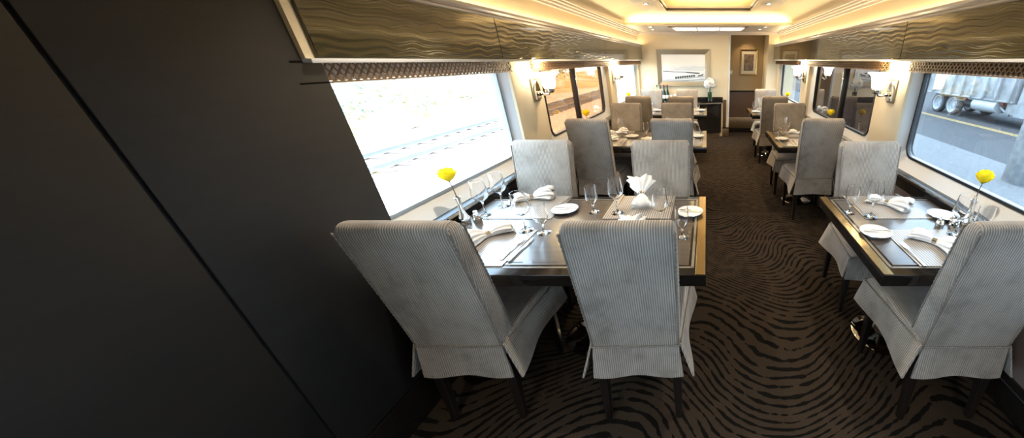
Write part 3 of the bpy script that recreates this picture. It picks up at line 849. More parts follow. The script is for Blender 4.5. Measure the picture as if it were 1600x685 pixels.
WA = goblet('water_goblet', 'water goblet', 0.16, 0.045, 0.034, [(0.010, 0.003), (0.022, 0.016), (0.0345, 0.040), (0.0350, 0.050), (0.0335, 0.085), (0.0325, 0.118)])
def napkin():
    t_ = thing('napkin', cat='napkin')
    m_ = MB(); rings = []; N = 84
    prof = [(-0.105, 0.052, 0.016, 0.9), (-0.10, 0.055, 0.020, 1.0), (-0.07, 0.045, 0.024, 0.9), (-0.035, 0.026, 0.022, 0.6), (-0.010, 0.015, 0.0155, 0.35), (0.010, 0.015, 0.0155, 0.35),
            (0.03, 0.030, 0.024, 0.6), (0.06, 0.052, 0.031, 0.9), (0.09, 0.068, 0.034, 1.1), (0.115, 0.074, 0.030, 1.3), (0.122, 0.070, 0.024, 1.3)]
    for x, ry, rz_, am in prof:
        r = []
        for k in range(N):
            a = 2 * PI * k / N
            pl = 1 + am * 0.16 * math.sin(9 * a + x * 22) + am * 0.09 * math.sin(5 * a + 1.3 - x * 31)
            r.append((x + am * 0.010 * math.sin(3 * a + 0.5), ry * pl * math.cos(a), max(rz_ * (1 + pl * math.sin(a)) * 1.0, 0.001)))
        rings.append(r)
    m_.loft(rings); m_.build('folded_cloth', M['napkin'], t_, angle=180)
    m_ = MB(); mt = Matrix.Translation((0, 0, 0.0185)) @ Matrix.Rotation(PI / 2, 4, 'Y')
    m_.lathe([(0.0160, -0.011), (0.0172, -0.010), (0.0172, 0.010), (0.0160, 0.011), (0.0160, -0.011)], 24, mtx=mt); m_.build('ring', M['silver'], t_)
    return t_
NK = napkin()
def shaker():
    t_ = thing('shaker', cat='shaker')
    m_ = MB(); m_.lathe([(0.0, 0.0), (0.019, 0.0), (0.021, 0.004), (0.021, 0.022), (0.017, 0.032), (0.012, 0.036), (0.0, 0.036)], 10); m_.build('body', M['silver'], t_, angle=20)
    m_ = MB(); m_.lathe([(0.0, 0.036), (0.0125, 0.036), (0.0135, 0.042), (0.010, 0.051), (0.0, 0.054)], 14); m_.build('cap', M['chrome'], t_)
    return t_
SH = shaker()
def vase():
    prof = [(0.0, 0.0), (0.024, 0.0), (0.026, 0.004), (0.027, 0.020), (0.024, 0.038), (0.016, 0.060), (0.0105, 0.085), (0.010, 0.11), (0.0125, 0.135), (0.0175, 0.150), (0.0165, 0.1505), (0.0112, 0.135), (0.0085, 0.11), (0.009, 0.085), (0.0, 0.08)]
    m_ = MB(); m_.lathe(prof, 28); o = m_.build('bud_vase', M['silver']); tag(o, cat='vase'); return o
VS = vase()
def rose():
    """origin at the stem's foot inside the vase"""
    t_ = thing('rose', cat='flower')
    m_ = MB(); pts = [(0, 0, 0), (0.001, 0.001, 0.07), (0.006, 0.003, 0.13), (0.012, 0.004, 0.155)]; m_.tube(pts, 0.0022, 8); m_.build('stem', M['stem'], t_)
    C = Vector((0.012, 0.004, 0.155))
    m_ = MB(); m_.lathe([(0.0, 0.0), (0.008, 0.002), (0.011, 0.010), (0.006, 0.013), (0, 0.013)], 10, tuple(C)); m_.build('sepal', M['leaf'], t_)
    for ring, (n, R0, H, op) in enumerate(((3, 0.014, 0.066, -0.9), (5, 0.024, 0.066, -0.5), (6, 0.031, 0.062, -0.1), (6, 0.036, 0.052, 0.45))):
        for k in range(n):
            a0 = 2 * PI * (k + ring * 0.37) / n; wid = 2 * PI / n * 0.78
            q = MB(); rows = []
            for j in range(8):
                v = j / 7; row = []
                belly = math.sin(min(1.0, 0.12 + v * 1.1) * PI / 2)
                for i in range(7):
                    u = (i / 6 - 0.5) * 2
                    rr = R0 * belly * (1 + op * 0.75 * max(0, v - 0.6)) + 0.003 * math.sin(u * 3 + k * 2 + ring) * v
                    a = a0 + u * wid * (0.55 + 0.45 * math.sin(min(1, v * 1.1) * PI * 0.7))
                    zz = 0.003 + H * v - 0.009 * u * u * v - max(0, op) * 0.03 * max(0, v - 0.7)
                    row.append((C.x + rr * math.cos(a), C.y + rr * math.sin(a), C.z + zz))
                rows.append(row)
            q.sheet(rows); q.build('petal', M['petal'], t_, angle=180)
    return t_
RO = rose()

def on(proto, x, y, rz, look, seat, tbl, group, dz=0.0, rot=None, scale=None):
    lab = '%s %s of the %s' % (look, seat, tbl)
    return place(proto, (x, y, ZT_ + dz), rz, lab, group, rot, scale)
ZM = 0.0028
def centre_set(tbl, vx, vy, s, rz=0.0, shk=((0.03, 0.05), (0.055, 0.02))):
    """bud vase with its rose and shakers at the window end; s: +1 window on +x"""
    place(VS, (vx, vy, ZT_), 0, 'silver bud vase at the window end of the %s' % tbl, 'bud vases')
    place(RO, (vx, vy, ZT_ + 0.0815), rz, 'single yellow rose in the bud vase of the %s' % tbl, 'yellow roses')
    nm = ('salt', 'pepper', 'sugar')
    for k, (dx, dy) in enumerate(shk):
        place(SH, (vx - s * dx, vy + dy, ZT_), 0.3 * k, 'small silver %s beside the bud vase on the %s' % (['shaker nearest the aisle', 'shaker in between', 'shaker nearest the window'][k], tbl), 'table shakers')

# --- wide front table
T = TW[0]
for seat, x, y in (('near window seat', -1.07, 1.385), ('near aisle seat', -0.40, 1.385), ('far window seat', -1.06, 1.86), ('far aisle seat', -0.395, 1.865)):
    on(PM, x, y, 0, 'grey striped woven placemat at the', seat, T, 'placemats', 0.0002)
centre_set(T, -1.31, 1.64, -1, 2.8, ((0.035, 0.045), (0.062, 0.01)))
on(WG, -1.255, 1.735, 0, 'clear wine glass by the shakers at the', 'near window seat', T, 'wine glasses')
on(WG, -1.225, 1.86, 0, 'clear wine glass beside the fork at the', 'far window seat', T, 'wine glasses', ZM)
on(WG, -0.935, 1.545, 0, 'clear wine glass standing at the', 'near window seat', T, 'wine glasses', ZM)
on(WA, -0.835, 1.525, 0, 'short-stemmed water goblet right of the', 'near window seat', T, 'water goblets')
on(WA, -0.66, 1.785, 0, 'short-stemmed water goblet left of the', 'far aisle seat', T, 'water goblets')
on(WG, -0.515, 1.765, 0, 'clear wine glass on the placemat at the', 'far aisle seat', T, 'wine glasses', ZM)
on(WG, -0.245, 1.60, 0, 'clear wine glass standing at the', 'near aisle seat', T, 'wine glasses')
on(WA, -0.125, 1.48, 0, 'short-stemmed water goblet right of the', 'near aisle seat', T, 'water goblets')
def bread(x, y, a, seat, tbl, dz=0.0):
    on(PL, x, y, 0, 'white round bread plate beside the', seat, tbl, 'bread plates', dz)
    on(BK, x + 0.008, y, a, 'silver butter knife on the plate by the', seat, tbl, 'butter knives', dz + 0.0172)
bread(-0.832, 1.80, 1.45, 'far window seat', T); bread(-0.10, 1.765, 1.35, 'far aisle seat', T); bread(-1.312, 1.50, 1.2, 'near window seat', T); 
on(NK, -1.105, 1.975, 0.35, 'white napkin in a silver ring at the', 'far window seat', T, 'napkins', ZM)
on(NK, -1.09, 1.475, 0.9 + PI, 'white napkin in a silver ring at the', 'near window seat', T, 'napkins', ZM)
on(NK, -0.40, 1.905, 1.75, 'white napkin in a silver ring at the', 'far aisle seat', T, 'napkins', ZM + 0.048, rot=(0.0, -0.42, 1.75), scale=(1, 1, 1.15))
on(NK, -0.40, 1.50, 1.5, 'white napkin in a silver ring at the', 'near aisle seat', T, 'napkins', ZM)
on(KN, -0.865, 1.36, -0.03, 'long silver table knife at the', 'near window seat', T, 'table knives', ZM)
on(FK, -0.905, 1.36, -0.03, 'silver table fork at the', 'near window seat', T, 'table forks', ZM)
on(KN, -1.225, 1.93, PI, 'silver table knife at the', 'far window seat', T, 'table knives', ZM)
on(FK, -0.885, 1.93, PI - 0.1, 'silver table fork at the', 'far window seat', T, 'table forks', ZM)
on(KN, -0.545, 1.94, PI, 'silver table knife at the', 'far aisle seat', T, 'table knives', ZM)
on(FK, -0.222, 1.95, PI, 'silver table fork at the', 'far aisle seat', T, 'table forks', ZM)
on(FK, -0.56, 1.38, 0, 'silver table fork at the', 'near aisle seat', T, 'table forks', ZM)

# --- narrow front table
T = TN[0]
on(PM, 1.10, 1.385, 0, 'tan striped woven placemat at the', 'near seat', T, 'placemats', 0.0002); on(PM, 1.07, 1.865, 0, 'tan striped woven placemat at the', 'far seat', T, 'placemats', 0.0002)
centre_set(T, 1.375, 1.60, 1, 0.2, ((0.14, 0.0), (0.09, -0.03), (0.05, 0.03)))
on(WA, 0.822, 1.775, 0, 'short-stemmed water goblet by the aisle at the', 'far seat', T, 'water goblets')
on(WG, 0.918, 1.715, 0, 'clear wine glass on the placemat at the', 'far seat', T, 'wine glasses', ZM)
on(WG, 1.25, 1.50, 0, 'clear wine glass on the placemat at the', 'near seat', T, 'wine glasses', ZM)
on(WA, 1.345, 1.475, 0, 'short-stemmed water goblet by the window at the', 'near seat', T, 'water goblets')
bread(0.855, 1.515, 1.5, 'near seat', T)
on(PL, 1.325, 1.72, 0, 'white round bread plate beside the', 'far seat', T, 'bread plates')
on(NK, 1.085, 1.88, -0.75, 'white napkin in a silver ring at the', 'far seat', T, 'napkins', ZM)
on(NK, 1.085, 1.40, -1.0, 'white napkin in a silver ring at the', 'near seat', T, 'napkins', ZM)
on(FK, 0.930, 1.31, 0.0, 'silver table fork at the', 'near seat', T, 'table forks', ZM)
on(KN, 1.265, 1.36, 0, 'silver table knife at the', 'near seat', T, 'table knives', ZM)
on(FK, 1.242, 1.965, PI, 'silver table fork at the', 'far seat', T, 'table forks', ZM)
on(KN, 0.895, 1.88, 0, 'silver table knife at the', 'far seat', T, 'table knives', ZM)

# --- the tables farther back
def setting(tbl, seat, cx, cy, face, side, jig):
    """a place laid for someone looking along face (+1/-1); side: -1 table on the rail side"""
    r = lambda a: (random.random() - 0.5) * a
    s = 1 if face > 0 else -1
    on(PM, cx, cy, 0, 'woven placemat at the', seat, tbl, 'placemats', 0.0002)
    on(NK, cx + r(0.05), cy + 0.02 * s, jig, 'white napkin in a silver ring at the', seat, tbl, 'napkins', ZM)
    on(KN, cx + 0.165 * s, cy - 0.02 * s, 0 if s > 0 else PI, 'silver table knife at the', seat, tbl, 'table knives', ZM)
    on(FK, cx - 0.165 * s, cy - 0.02 * s, 0 if s > 0 else PI, 'silver table fork at the', seat, tbl, 'table forks', ZM)
for i in (1, 2):
    y = TY0[i]; T = TW[i]
    for seat, x, f, j in (('near window seat', -1.08, 1, 0.9), ('near aisle seat', -0.33, 1, 1.2), ('far window seat', -1.08, -1, 0.3), ('far aisle seat', -0.33, -1, 1.8)):
        setting(T, seat, x, y - f * 0.235, f, -1, j)
    bread(-0.86, y + 0.06, 1.5, 'far window seat', T); bread(-0.66, y - 0.09, 1.5, 'near aisle seat', T); bread(-0.11, y + 0.07, 1.4, 'far aisle seat', T)
    on(WG, -0.98, y + 0.08, 0, 'clear wine glass at the', 'far window seat', T, 'wine glasses', 0); on(WG, -0.60, y + 0.02, 0, 'clear wine glass at the', 'near aisle seat', T, 'wine glasses')
    on(WA, -0.70, y + 0.08, 0, 'short-stemmed water goblet at the', 'near aisle seat', T, 'water goblets'); on(WG, -0.46, y + 0.15, 0, 'clear wine glass at the', 'far aisle seat', T, 'wine glasses', ZM)
    on(WA, -0.16, y - 0.03, 0, 'short-stemmed water goblet at the', 'far aisle seat', T, 'water goblets')
    centre_set(T, -1.33, y + 0.03, -1, 2.0 + i, ((0.05, 0.05), (0.07, -0.01)))
    T = TN[i]
    setting(T, 'near seat', 1.09, y - 0.235, 1, 1, -0.9); setting(T, 'far seat', 1.09, y + 0.235, -1, 1, -0.6)
    on(WA, 0.82, y + 0.12, 0, 'short-stemmed water goblet at the', 'far seat', T, 'water goblets'); on(WG, 0.915, y + 0.13, 0, 'clear wine glass at the', 'far seat', T, 'wine glasses', ZM)
    bread(0.83, y - 0.08, 1.5, 'near seat', T)
    centre_set(T, 1.385, y + 0.05, 1, 0.5 + i, ((0.07, 0.03), (0.06, -0.03)))

# ------------------------------------------------------------------ wall sconces
def sconce():
    """origin on the wall plane, arm towards +x"""
    t_ = thing('wall_sconce', cat='wall lamp')
    MB().box(0.0, 0.012, -0.044, 0.044, -0.09, 0.06, 0.003).build('backplate', M['frame_silver'], t_)
    m_ = MB(); pr = [(-0.034, -0.075), (0.034, -0.075), (0.034, -0.01), (0.024, 0.025), (0.0, 0.05), (-0.024, 0.025), (-0.034, -0.01)]
    m_.prism(pr, 'x', 0.012, 0.026); m_.build('arched_mount', M['chrome'], t_)
    m_ = MB(); m_.lathe([(0.0, -0.012), (0.022, -0.01), (0.028, 0.0), (0.022, 0.012), (0, 0.016)], 16, (0.034, 0, -0.035)); m_.build('boss', M['chrome'], t_)
    m_ = MB(); m_.tube([(0.03, 0, -0.035), (0.06, 0, -0.045), (0.095, 0, -0.04), (0.105, 0, -0.02)], 0.008, 10); m_.build('arm', M['chrome'], t_)
    m_ = MB(); m_.lathe([(0.0, -0.03), (0.026, -0.03), (0.03, -0.02), (0.03, -0.004), (0, -0.004)], 18, (0.105, 0, 0)); m_.build('cup', M['chrome'], t_)
    m_ = MB(); m_.lathe([(0.0, 0.0), (0.034, 0.0), (0.042, 0.02), (0.044, 0.05), (0.050, 0.075), (0.066, 0.094), (0.078, 0.10), (0.074, 0.103), (0.06, 0.098), (0.045, 0.078), (0.039, 0.05), (0.036, 0.022), (0.0, 0.01)], 28, (0.105, 0, 0))
    m_.build('bell_shade', M['shade'], t_)
    return t_
SCN = sconce()
for x, y, rz, where in ((XL, 2.93, 0, 'between the front and middle windows, rail track side'), (XL, 5.44, 0, 'between the middle and back windows, rail track side'), (XR, 2.80, PI, 'between the front and middle windows, road side'), (XR, 5.40, PI, 'between the middle and back windows, road side')):
    place(SCN, (x, y, 1.345), rz, 'lit frosted bell sconce ' + where, 'wall sconces', scale=(1.2, 1.2, 1.15))
    light('sconce_bulb', 'POINT', (x + (0.105 if x < 0 else -0.105), y, 1.52), 4.0, (1, 0.74, 0.40), shadow_soft_size=0.03)

# ------------------------------------------------------------------ end wall: picture, sideboard, flowers, bottles
pf = thing('framed_picture', (-0.49, YF, 1.40), 0, 'wide silver-framed winter train picture on the cream end wall', 'picture')
m_ = MB(); W2, H2, fw = 0.54, 0.345, 0.09
def frame_ring(m_, W2, H2, fw, d0, d1):
    for k, (off, y) in enumerate(((0, d0),)): pass
    o4 = [(-W2, -H2), (W2, -H2), (W2, H2), (-W2, H2)]; i4 = [(-W2 + fw, -H2 + fw), (W2 - fw, -H2 + fw), (W2 - fw, H2 - fw), (-W2 + fw, H2 - fw)]
    mid = [((a[0] + b[0]) / 2, (a[1] + b[1]) / 2) for a, b in zip(o4, i4)]
    m_.loft([[(x, 0, z) for x, z in o4], [(x, -d0, z) for x, z in o4], [(x, -d0 * 0.7, z) for x, z in mid], [(x, -d0 * 0.8, z) for x, z in mid], [(x, -d1, z) for x, z in i4], [(x, 0, z) for x, z in i4]], close=True)
frame_ring(m_, W2, H2, fw, 0.04, 0.018); m_.build('frame', M['frame_silver'], pf, angle=10)
pr = MB(); pr.box(-W2 + fw - 0.005, W2 - fw + 0.005, -0.009, -0.003, 0.0, 2 * (H2 - fw) + 0.01); o = pr.build('print', M['print'], pf, smooth=False, loc=(0, 0, -H2 + fw - 0.005))
PW = W2 - fw
ink = MB()
def bar(m_, x0, z0, x1, z1, th):
    d = Vector((x1 - x0, 0, z1 - z0)); n = Vector((-d.z, 0, d.x)).normalized() * th / 2
    a, b = Vector((x0, -0.0097, z0)), Vector((x1, -0.0097, z1))
    m_.loft([[a + n, a - n, a - n + Vector((0, 0.0006, 0)), a + n + Vector((0, 0.0006, 0))], [b + n, b - n, b - n + Vector((0, 0.0006, 0)), b + n + Vector((0, 0.0006, 0))]])
for x0, z0, x1, z1, th in ((-0.43, -0.055, -0.2, -0.07, 0.014), (-0.2, -0.07, 0.08, -0.08, 0.012), (0.05, -0.08, 0.33, -0.10, 0.02), (0.30, -0.15, 0.40, -0.13, 0.02), (0.38, -0.14, 0.41, -0.11, 0.018)): bar(ink, x0, z0, x1, z1, th)
for k in range(9):
    x = -0.18 + k * 0.047; z = -0.185 + k * 0.0045
    bar(ink, x, z, x + 0.04, z + 0.004, 0.042 - 0.001 * k)
ink.build('printed_train', M['ink'], pf, smooth=False)
ink = MB()
for x0, z0, x1, z1, th in ((-0.44, -0.225, -0.1, -0.21, 0.01), (-0.1, -0.21, 0.43, -0.155, 0.01), (-0.44, -0.25, 0.1, -0.24, 0.02), (0.1, -0.24, 0.43, -0.21, 0.012), (-0.42, -0.03, 0.42, -0.035, 0.006)): bar(ink, x0, z0, x1, z1, th)
ink.build('printed_tracks', M['ink2'], pf, smooth=False)

cp = thing('framed_photo', (0.91, 8.12, 1.50), 0, 'small portrait photo in a gilt frame on the corridor wall', 'picture')
m_ = MB(); frame_ring(m_, 0.185, 0.255, 0.028, 0.024, 0.012); m_.build('frame', M['gilt_glint'], cp, angle=10)
MB().box(-0.16, 0.16, -0.006, -0.002, -0.23, 0.23).build('mount_board', M['matboard'], cp, smooth=False)
MB().box(-0.105, 0.105, -0.0085, -0.0062, -0.165, 0.165).build('photo_print', M['photo'], cp, smooth=False)

sb = thing('sideboard', (-0.5125, YF - 0.003, 0), 0, 'low black bow-fronted sideboard against the cream end wall', 'sideboard')
def bow(w, d, bulge, inset=0.0, n=14):
    pts = [(w - inset, 0.0)]
    for k in range(n + 1):
        u = 1 - 2 * k / n; pts.append((u * (w - inset), -(d - inset) - bulge * (1 - u * u)))
    pts.append((-w + inset, 0.0)); return pts
m_ = MB(); m_.prism(bow(0.8375, 0.12, 0.16, 0.02), 'z', 0.10, 0.715); m_.build('body', M['lacquer'], sb, angle=50)
m_ = MB(); m_.prism(bow(0.8475, 0.13, 0.17), 'z', 0.7405, 0.765); m_.build('worktop', M['lacquer'], sb)
m_ = MB(); m_.prism(bow(0.8425, 0.125, 0.165), 'z', 0.715, 0.740); m_.build('metal_band', M['frame_silver'], sb)
m_ = MB(); m_.prism(bow(0.8075, 0.11, 0.15, 0.02), 'z', 0.0, 0.10); m_.build('kick_plate', M['steel'], sb)
MB().box(-0.8475, 0.8475, -0.014, -0.002, 0.766, 0.835, 0.003).build('backsplash', M['lacquer'], sb)
hv = thing('flower_vase', (0.055, 7.415, 0.7655), 0, 'clear cylinder vase with green filling on the black sideboard', 'vase')
m_ = MB(); m_.lathe([(0.0, 0.0), (0.05, 0.0), (0.052, 0.01), (0.052, 0.24), (0.048, 0.24), (0.047, 0.012), (0.0, 0.012)], 28); m_.build('glass_cylinder', M['glass'], hv)
m_ = MB(); m_.lathe([(0.0, 0.013), (0.044, 0.013), (0.044, 0.19), (0.0, 0.19)], 24); m_.build('green_filling', M['greenwater'], hv)
hy = thing('hydrangea_bouquet', (0.055, 7.415, 0.7655 + 0.19), 0, 'round white hydrangea bouquet in the green vase', 'flowers')
m_ = MB(); rnd = random.Random(3)
for k in range(420):
    a = rnd.random() * 2 * PI; c_ = rnd.random() * 1.8 - 0.8; sn = math.sqrt(max(0, 1 - min(1, c_) ** 2)); c_ = min(1, c_)
    lump = 1 + 0.10 * math.sin(3 * a + 1) + 0.07 * math.sin(5 * c_ * 2 + a)
    d = Vector((sn * math.cos(a), sn * math.sin(a), c_ * 0.82)); p = d * 0.134 * lump + Vector((0, 0, 0.154))
    t1 = d.orthogonal().normalized(); t2 = d.cross(t1).normalized(); rr = 0.0205
    ph = rnd.random() * PI
    vs = [p + d * 0.006]
    ring = []
    for q in range(8):
        an = ph + q * PI / 4; r2 = rr * (1.0 if q % 2 == 0 else 0.62); ring.append(m_.bm.verts.new(p + (t1 * math.cos(an) + t2 * math.sin(an)) * r2 + d * (0.002 if q % 2 else -0.004)))
    cv = m_.bm.verts.new(p + d * 0.001)
    for q in range(8): m_.bm.faces.new((cv, ring[q], ring[(q + 1) % 8]))
tag(m_.build('petals', M['hydr'], hy, smooth=False), kind='stuff')
m_ = MB(); m_.tube([(0, 0, 0.002), (0.005, 0, 0.10)], 0.012, 8); m_.build('stems', M['leaf'], hy)
def bottle_thing(cap, glassm, capm):
    t_ = thing('bottle', cat='bottle')
    m_ = MB(); m_.lathe([(0.0, 0.0), (0.032, 0.0), (0.033, 0.01), (0.033, 0.165), (0.028, 0.195), (0.015, 0.225), (0.0135, 0.28), (0.0, 0.28)], 20); m_.build('glass_body', glassm, t_)
    m_ = MB(); m_.lathe([(0.0, 0.281), (0.0145, 0.281), (0.0150, 0.284), (0.0150, 0.318), (0.0, 0.32)], 14); m_.build('cap', capm, t_)
    m_ = MB(); m_.lathe([(0.0332, 0.05), (0.0338, 0.05), (0.0338, 0.12), (0.0332, 0.12), (0.0332, 0.05)], 20); m_.build('paper_label', M['label_paper'], t_)
    return t_
caps = [('pale', M['bottle_clear'], M['ivory']), ('pale', M['bottle_clear'], M['ivory']), ('pale', M['bottle_clear'], M['ivory']), ('green', M['bottle_clear'], M['cap_green']), ('dark red', M['bottle'], M['cap_red']), ('dark red', M['bottle'], M['cap_red']), ('black', M['bottle'], M['black'])]
for k, (cn, gm, cm) in enumerate(caps):
    b = bottle_thing(cn, gm, cm); b.location = (-1.27 + k * 0.072, 7.53, 0.7655)
    tag(b, '%s-capped bottle on the sideboard, %s along the row from the windows' % (cn, ('first', 'second', 'third', 'fourth', 'fifth', 'sixth', 'last')[k]), None, 'bottles on the sideboard')
ib = MB(); ib.lathe([(0.0, 0.0), (0.055, 0.0), (0.06, 0.01), (0.068, 0.12), (0.066, 0.125), (0.056, 0.012), (0.0, 0.012)], 24); o = ib.build('ice_bucket', M['silver']); o.location = (-0.72, 7.48, 0.7655)
tag(o, 'small silver ice bucket on the black sideboard', 'bucket')

# ------------------------------------------------------------------ outside, rail track side
ZG = -1.32
g = MB(); g.box(-60, -1.75, -30, 90, ZG - 0.3, ZG); o = g.build('ground_outside_left', M['ballast'], smooth=False); tag(o, 'pale stony ballast ground beside the railway', 'ground', kind='structure')
bank = MB(); rows = []
for i in range(8):
    u = i / 7; x = -13.2 - 9 * u; row = []
    for j in range(61):
        y = -30 + 2 * j
        row.append((x + 0.5 * math.sin(y * 0.33), y, ZG - 0.05 + 1.15 * math.sin(u * PI / 2) ** 1.5 + 0.10 * math.sin(y * 0.9 + i)))
    rows.append(row)
rows.append([(x, y, ZG - 0.1) for x, y, z in [(-26, p[1], 0) for p in rows[-1]]])
bank.sheet(rows); o = bank.build('ground_bank', M['drygrass'], angle=180); tag(o, 'low bank of dry orange grass beyond the rails', 'bank', kind='structure')
tk = thing('railway_track', (-10.1, 12, ZG), 0, 'railway track running past the windows over pale ballast', 'railway track')
for x in (-0.76, 0.76):
    m_ = MB(); m_.prism([(x - 0.07, 0.05), (x + 0.07, 0.05), (x + 0.07, 0.065), (x + 0.012, 0.08), (x + 0.012, 0.15), (x + 0.036, 0.16), (x + 0.036, 0.195), (x - 0.036, 0.195), (x - 0.036, 0.16), (x - 0.012, 0.15), (x - 0.012, 0.08), (x - 0.07, 0.065)], 'y', -30, 60)
    m_.build('rail', M['rail'], tk)
slm = None
for k in range(90):
    y = -28 + k * 0.72
    if slm is None:
        slm = MB().box(-1.25, 1.25, -0.12, 0.12, 0.0, 0.055, 0.01, 1).build('sleeper', M['sleeper'], tk, smooth=False); slm.location.y = y
    else:
        c = slm.copy(); COL.objects.link(c); c.parent = tk; c.location.y = y
rnd = random.Random(11)
def bush(x, y, z, h, r, label):
    t_ = thing('bush_outside', (x, y, z), rnd.random() * 6, label, 'bush', 'bushes beyond the railway')
    m_ = MB()
    for k in range(900):
        d = Vector((rnd.gauss(0, 1), rnd.gauss(0, 1), rnd.gauss(0, 1))).normalized() * (0.45 + 0.55 * rnd.random() ** 0.4)
        p = Vector((d.x * r, d.y * r, h * 0.52 + d.z * h * 0.48)) * (1 + 0.12 * math.sin(d.x * 7 + d.z * 9))
        n = Vector((rnd.gauss(0, 1), rnd.gauss(0, 1), rnd.gauss(0, 1))).normalized(); u = n.orthogonal().normalized(); w_ = n.cross(u); q = 0.11 + 0.08 * rnd.random()
        m_.bm.faces.new([m_.bm.verts.new(p + u * q), m_.bm.verts.new(p + w_ * q * 0.5), m_.bm.verts.new(p - u * q), m_.bm.verts.new(p - w_ * q * 0.5)])
    tag(m_.build('foliage', M['bush'], t_, smooth=False), kind='stuff')
    m_ = MB()
    for k in range(5):
        a = k * 1.25; m_.tube([(0, 0, -0.1), (0.12 * r * math.cos(a), 0.12 * r * math.sin(a), h * 0.3), (0.5 * r * math.cos(a), 0.5 * r * math.sin(a), h * 0.75)], 0.03, 5)
    m_.build('stems', M['twig'], t_)
for k, (x, y, h, r) in enumerate(((-15.5, 14.5, 2.6, 2.0), (-15.2, 19.0, 3.2, 2.4), (-16.4, 24.5, 2.9, 2.6), (-15.6, 30, 3.2, 2.4), (-17, 37, 3.5, 3.0), (-15.6, 10.5, 2.2, 1.8))):
    bush(x, y, ZG + 0.4, h, r, 'pale leafy bush beyond the rails, %s along the bank' % ('second', 'third', 'fourth', 'fifth', 'farthest', 'first')[k])

# ------------------------------------------------------------------ outside, road side
g = MB(); g.box(1.8, 9.1, -30, 90, ZG - 0.3, ZG); o = g.build('ground_outside_right', M['gravel'], smooth=False); tag(o, 'pale dusty gravel verge outside the road side windows', 'ground', kind='structure')
g = MB(); g.box(9.1, 60, -30, 90, ZG - 0.3, ZG - 0.02); o = g.build('road', M['asphalt'], smooth=False); tag(o, 'grey asphalt road outside the car', 'road', kind='structure')
for dx in (0, 0.22): MB().box(12.9 + dx, 13.02 + dx, -30, 90, ZG - 0.02, ZG - 0.016).build('yellow_line', M['yellow'], o, smooth=False)
tr_ = thing('dump_truck_outside', (14.2, 16.9, ZG - 0.02), 0, 'dusty white dump truck parked on the road', 'truck')
def wheel(x, y, dual=False):
    m_ = MB(); mt = Matrix.Translation((x, y, 0.56)) @ Matrix.Rotation(PI / 2, 4, 'Y')
    m_.lathe([(0.41, -0.02), (0.50, -0.03), (0.555, 0.0), (0.56, 0.10), (0.56, 0.26), (0.52, 0.32), (0.41, 0.30), (0.41, -0.02)], 36, mtx=mt); w_ = m_.build('wheel', M['tyre'], tr_)
    m_ = MB(); m_.lathe([(0.0, 0.14), (0.12, 0.10), (0.14, 0.16), (0.34, 0.12), (0.38, -0.02), (0.415, -0.035), (0.42, 0.2), (0.0, 0.2)], 28, mtx=mt); m_.build('rim', M['hubm'], w_)
    m_ = MB()
    for q in range(10):
        a = q * PI / 5; m_.lathe([(0, 0.12), (0.022, 0.12), (0.022, 0.18), (0, 0.18)], 6, (0.22 * math.cos(a), 0.22 * math.sin(a), 0), mtx=mt)
    m_.build('wheel_nuts', M['chassis'], w_)
for y in (4.9, 3.55, -2.2): wheel(0.0, y)
for y in (4.9, 3.55, -2.2): wheel(2.0, y)
MB().box(0.45, 0.62, -4.6, 5.9, 0.78, 1.02, 0.02).build('chassis_rail', M['chassis'], tr_); MB().box(1.6, 1.77, -4.6, 5.9, 0.78, 1.02, 0.02).build('chassis_rail', M['chassis'], tr_)
m_ = MB(); m_.prism([(-0.05, 1.12), (2.35, 1.12), (2.45, 2.6), (-0.15, 2.6)], 'y', -0.6, 6.3); m_.build('tipper_body', M['truck'], tr_)
for k in range(9): MB().box(-0.24, -0.05, -0.5 + k * 0.83, -0.38 + k * 0.83, 1.1, 2.6, 0.01).build('body_rib', M['truck'], tr_)
MB().box(-0.16, 2.4, -0.6, 6.3, 1.06, 1.14, 0.02).build('body_sill', M['truck'], tr_)
m_ = MB(); m_.tube([(0.15, 0.3, 0.8), (0.15, 1.9, 0.8)], 0.32, 20); m_.build('fuel_tank', M['hubm'], tr_)
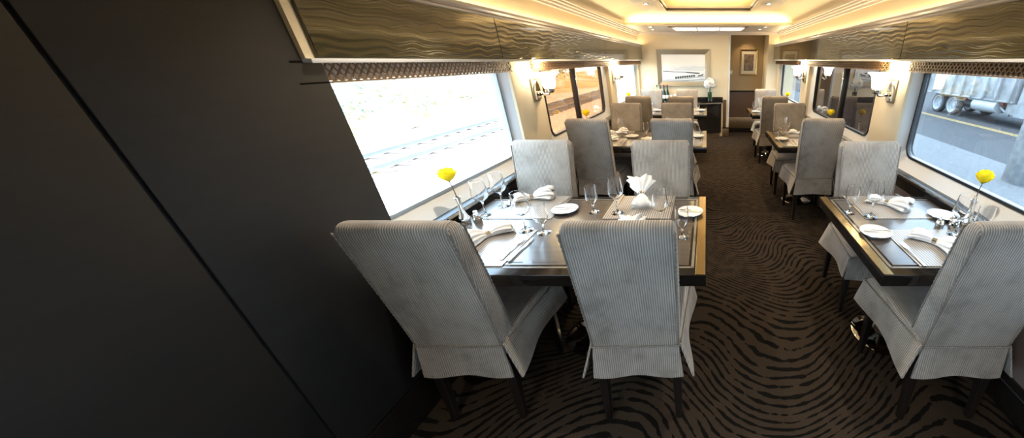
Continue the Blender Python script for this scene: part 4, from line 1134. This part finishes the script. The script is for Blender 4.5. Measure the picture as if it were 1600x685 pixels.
m_ = MB(); m_.tube([(0.3, 2.3, 0.78), (0.3, 2.9, 0.78)], 0.17, 14); m_.build('air_tank', M['chassis'], tr_)
MB().box(0.0, 0.5, -1.5, -0.2, 0.55, 1.05, 0.03).build('battery_box', M['truck'], tr_)
MB().box(0.3, 2.1, -1.0, 3.0, 0.55, 0.8, 0.03).build('driveline', M['chassis'], tr_)
m_ = MB(); m_.tube([(0.1, -0.4, 0.5), (0.2, 0.6, 0.9), (0.1, 2.6, 1.0)], 0.05, 8); m_.build('brake_pipe', M['hubm'], tr_)
for y in (2.55, 0.0): MB().box(-0.02, 0.05, y, y + 0.14, 0.92, 1.02, 0.01).build('marker_lamp', M['redlamp'], tr_)
m_ = MB(); m_.prism([(-0.05, 0.5), (2.25, 0.5), (2.25, 3.0), (-0.05, 3.0)], 'y', -4.7, -0.8); m_.build('cab', M['truck'], tr_)
for y0, y1 in ((-2.6, -1.1),): MB().box(-0.07, -0.04, y0, y1, 1.9, 2.7, 0.01).build('cab_window', M['tint_dark'], tr_)
po = thing('concrete_post_outside', (8.0, 8.3, ZG), 0, 'square weathered concrete post standing on the gravel verge', 'post')
m_ = MB(); m_.box(-0.22, 0.22, -0.22, 0.22, -0.05, 2.7, 0.03); m_.build('shaft', M['concrete'], po); MB().box(-0.25, 0.25, -0.25, 0.25, 2.7, 2.78, 0.02).build('cap', M['concrete'], po)
pp = MB(); pp.tube([(8.25, 7.85, ZG - 0.05), (8.25, 7.85, ZG + 2.9)], 0.085, 18); o = pp.build('steel_pipe_outside', M['pipe_grey']); tag(o, 'pale grey upright pipe next to the concrete post', 'pipe')
bd = thing('building_outside', (32, 40, ZG), 0, 'long grey building beyond the road', 'building')
MB().box(0, 10, -30, 30, 0, 6).build('wall', M['building'], bd, smooth=False)
m_ = MB(); m_.prism([(-0.5, 6.0), (10.5, 6.0), (5, 8.5)], 'y', -30.5, 30.5); m_.build('roof', M['asphalt'], bd, smooth=False)
for k in range(8): MB().box(-0.06, 0.02, -27 + k * 7.2, -23.5 + k * 7.2, 1.6, 3.6, 0.02).build('window', M['tint_dark'], bd, smooth=False)
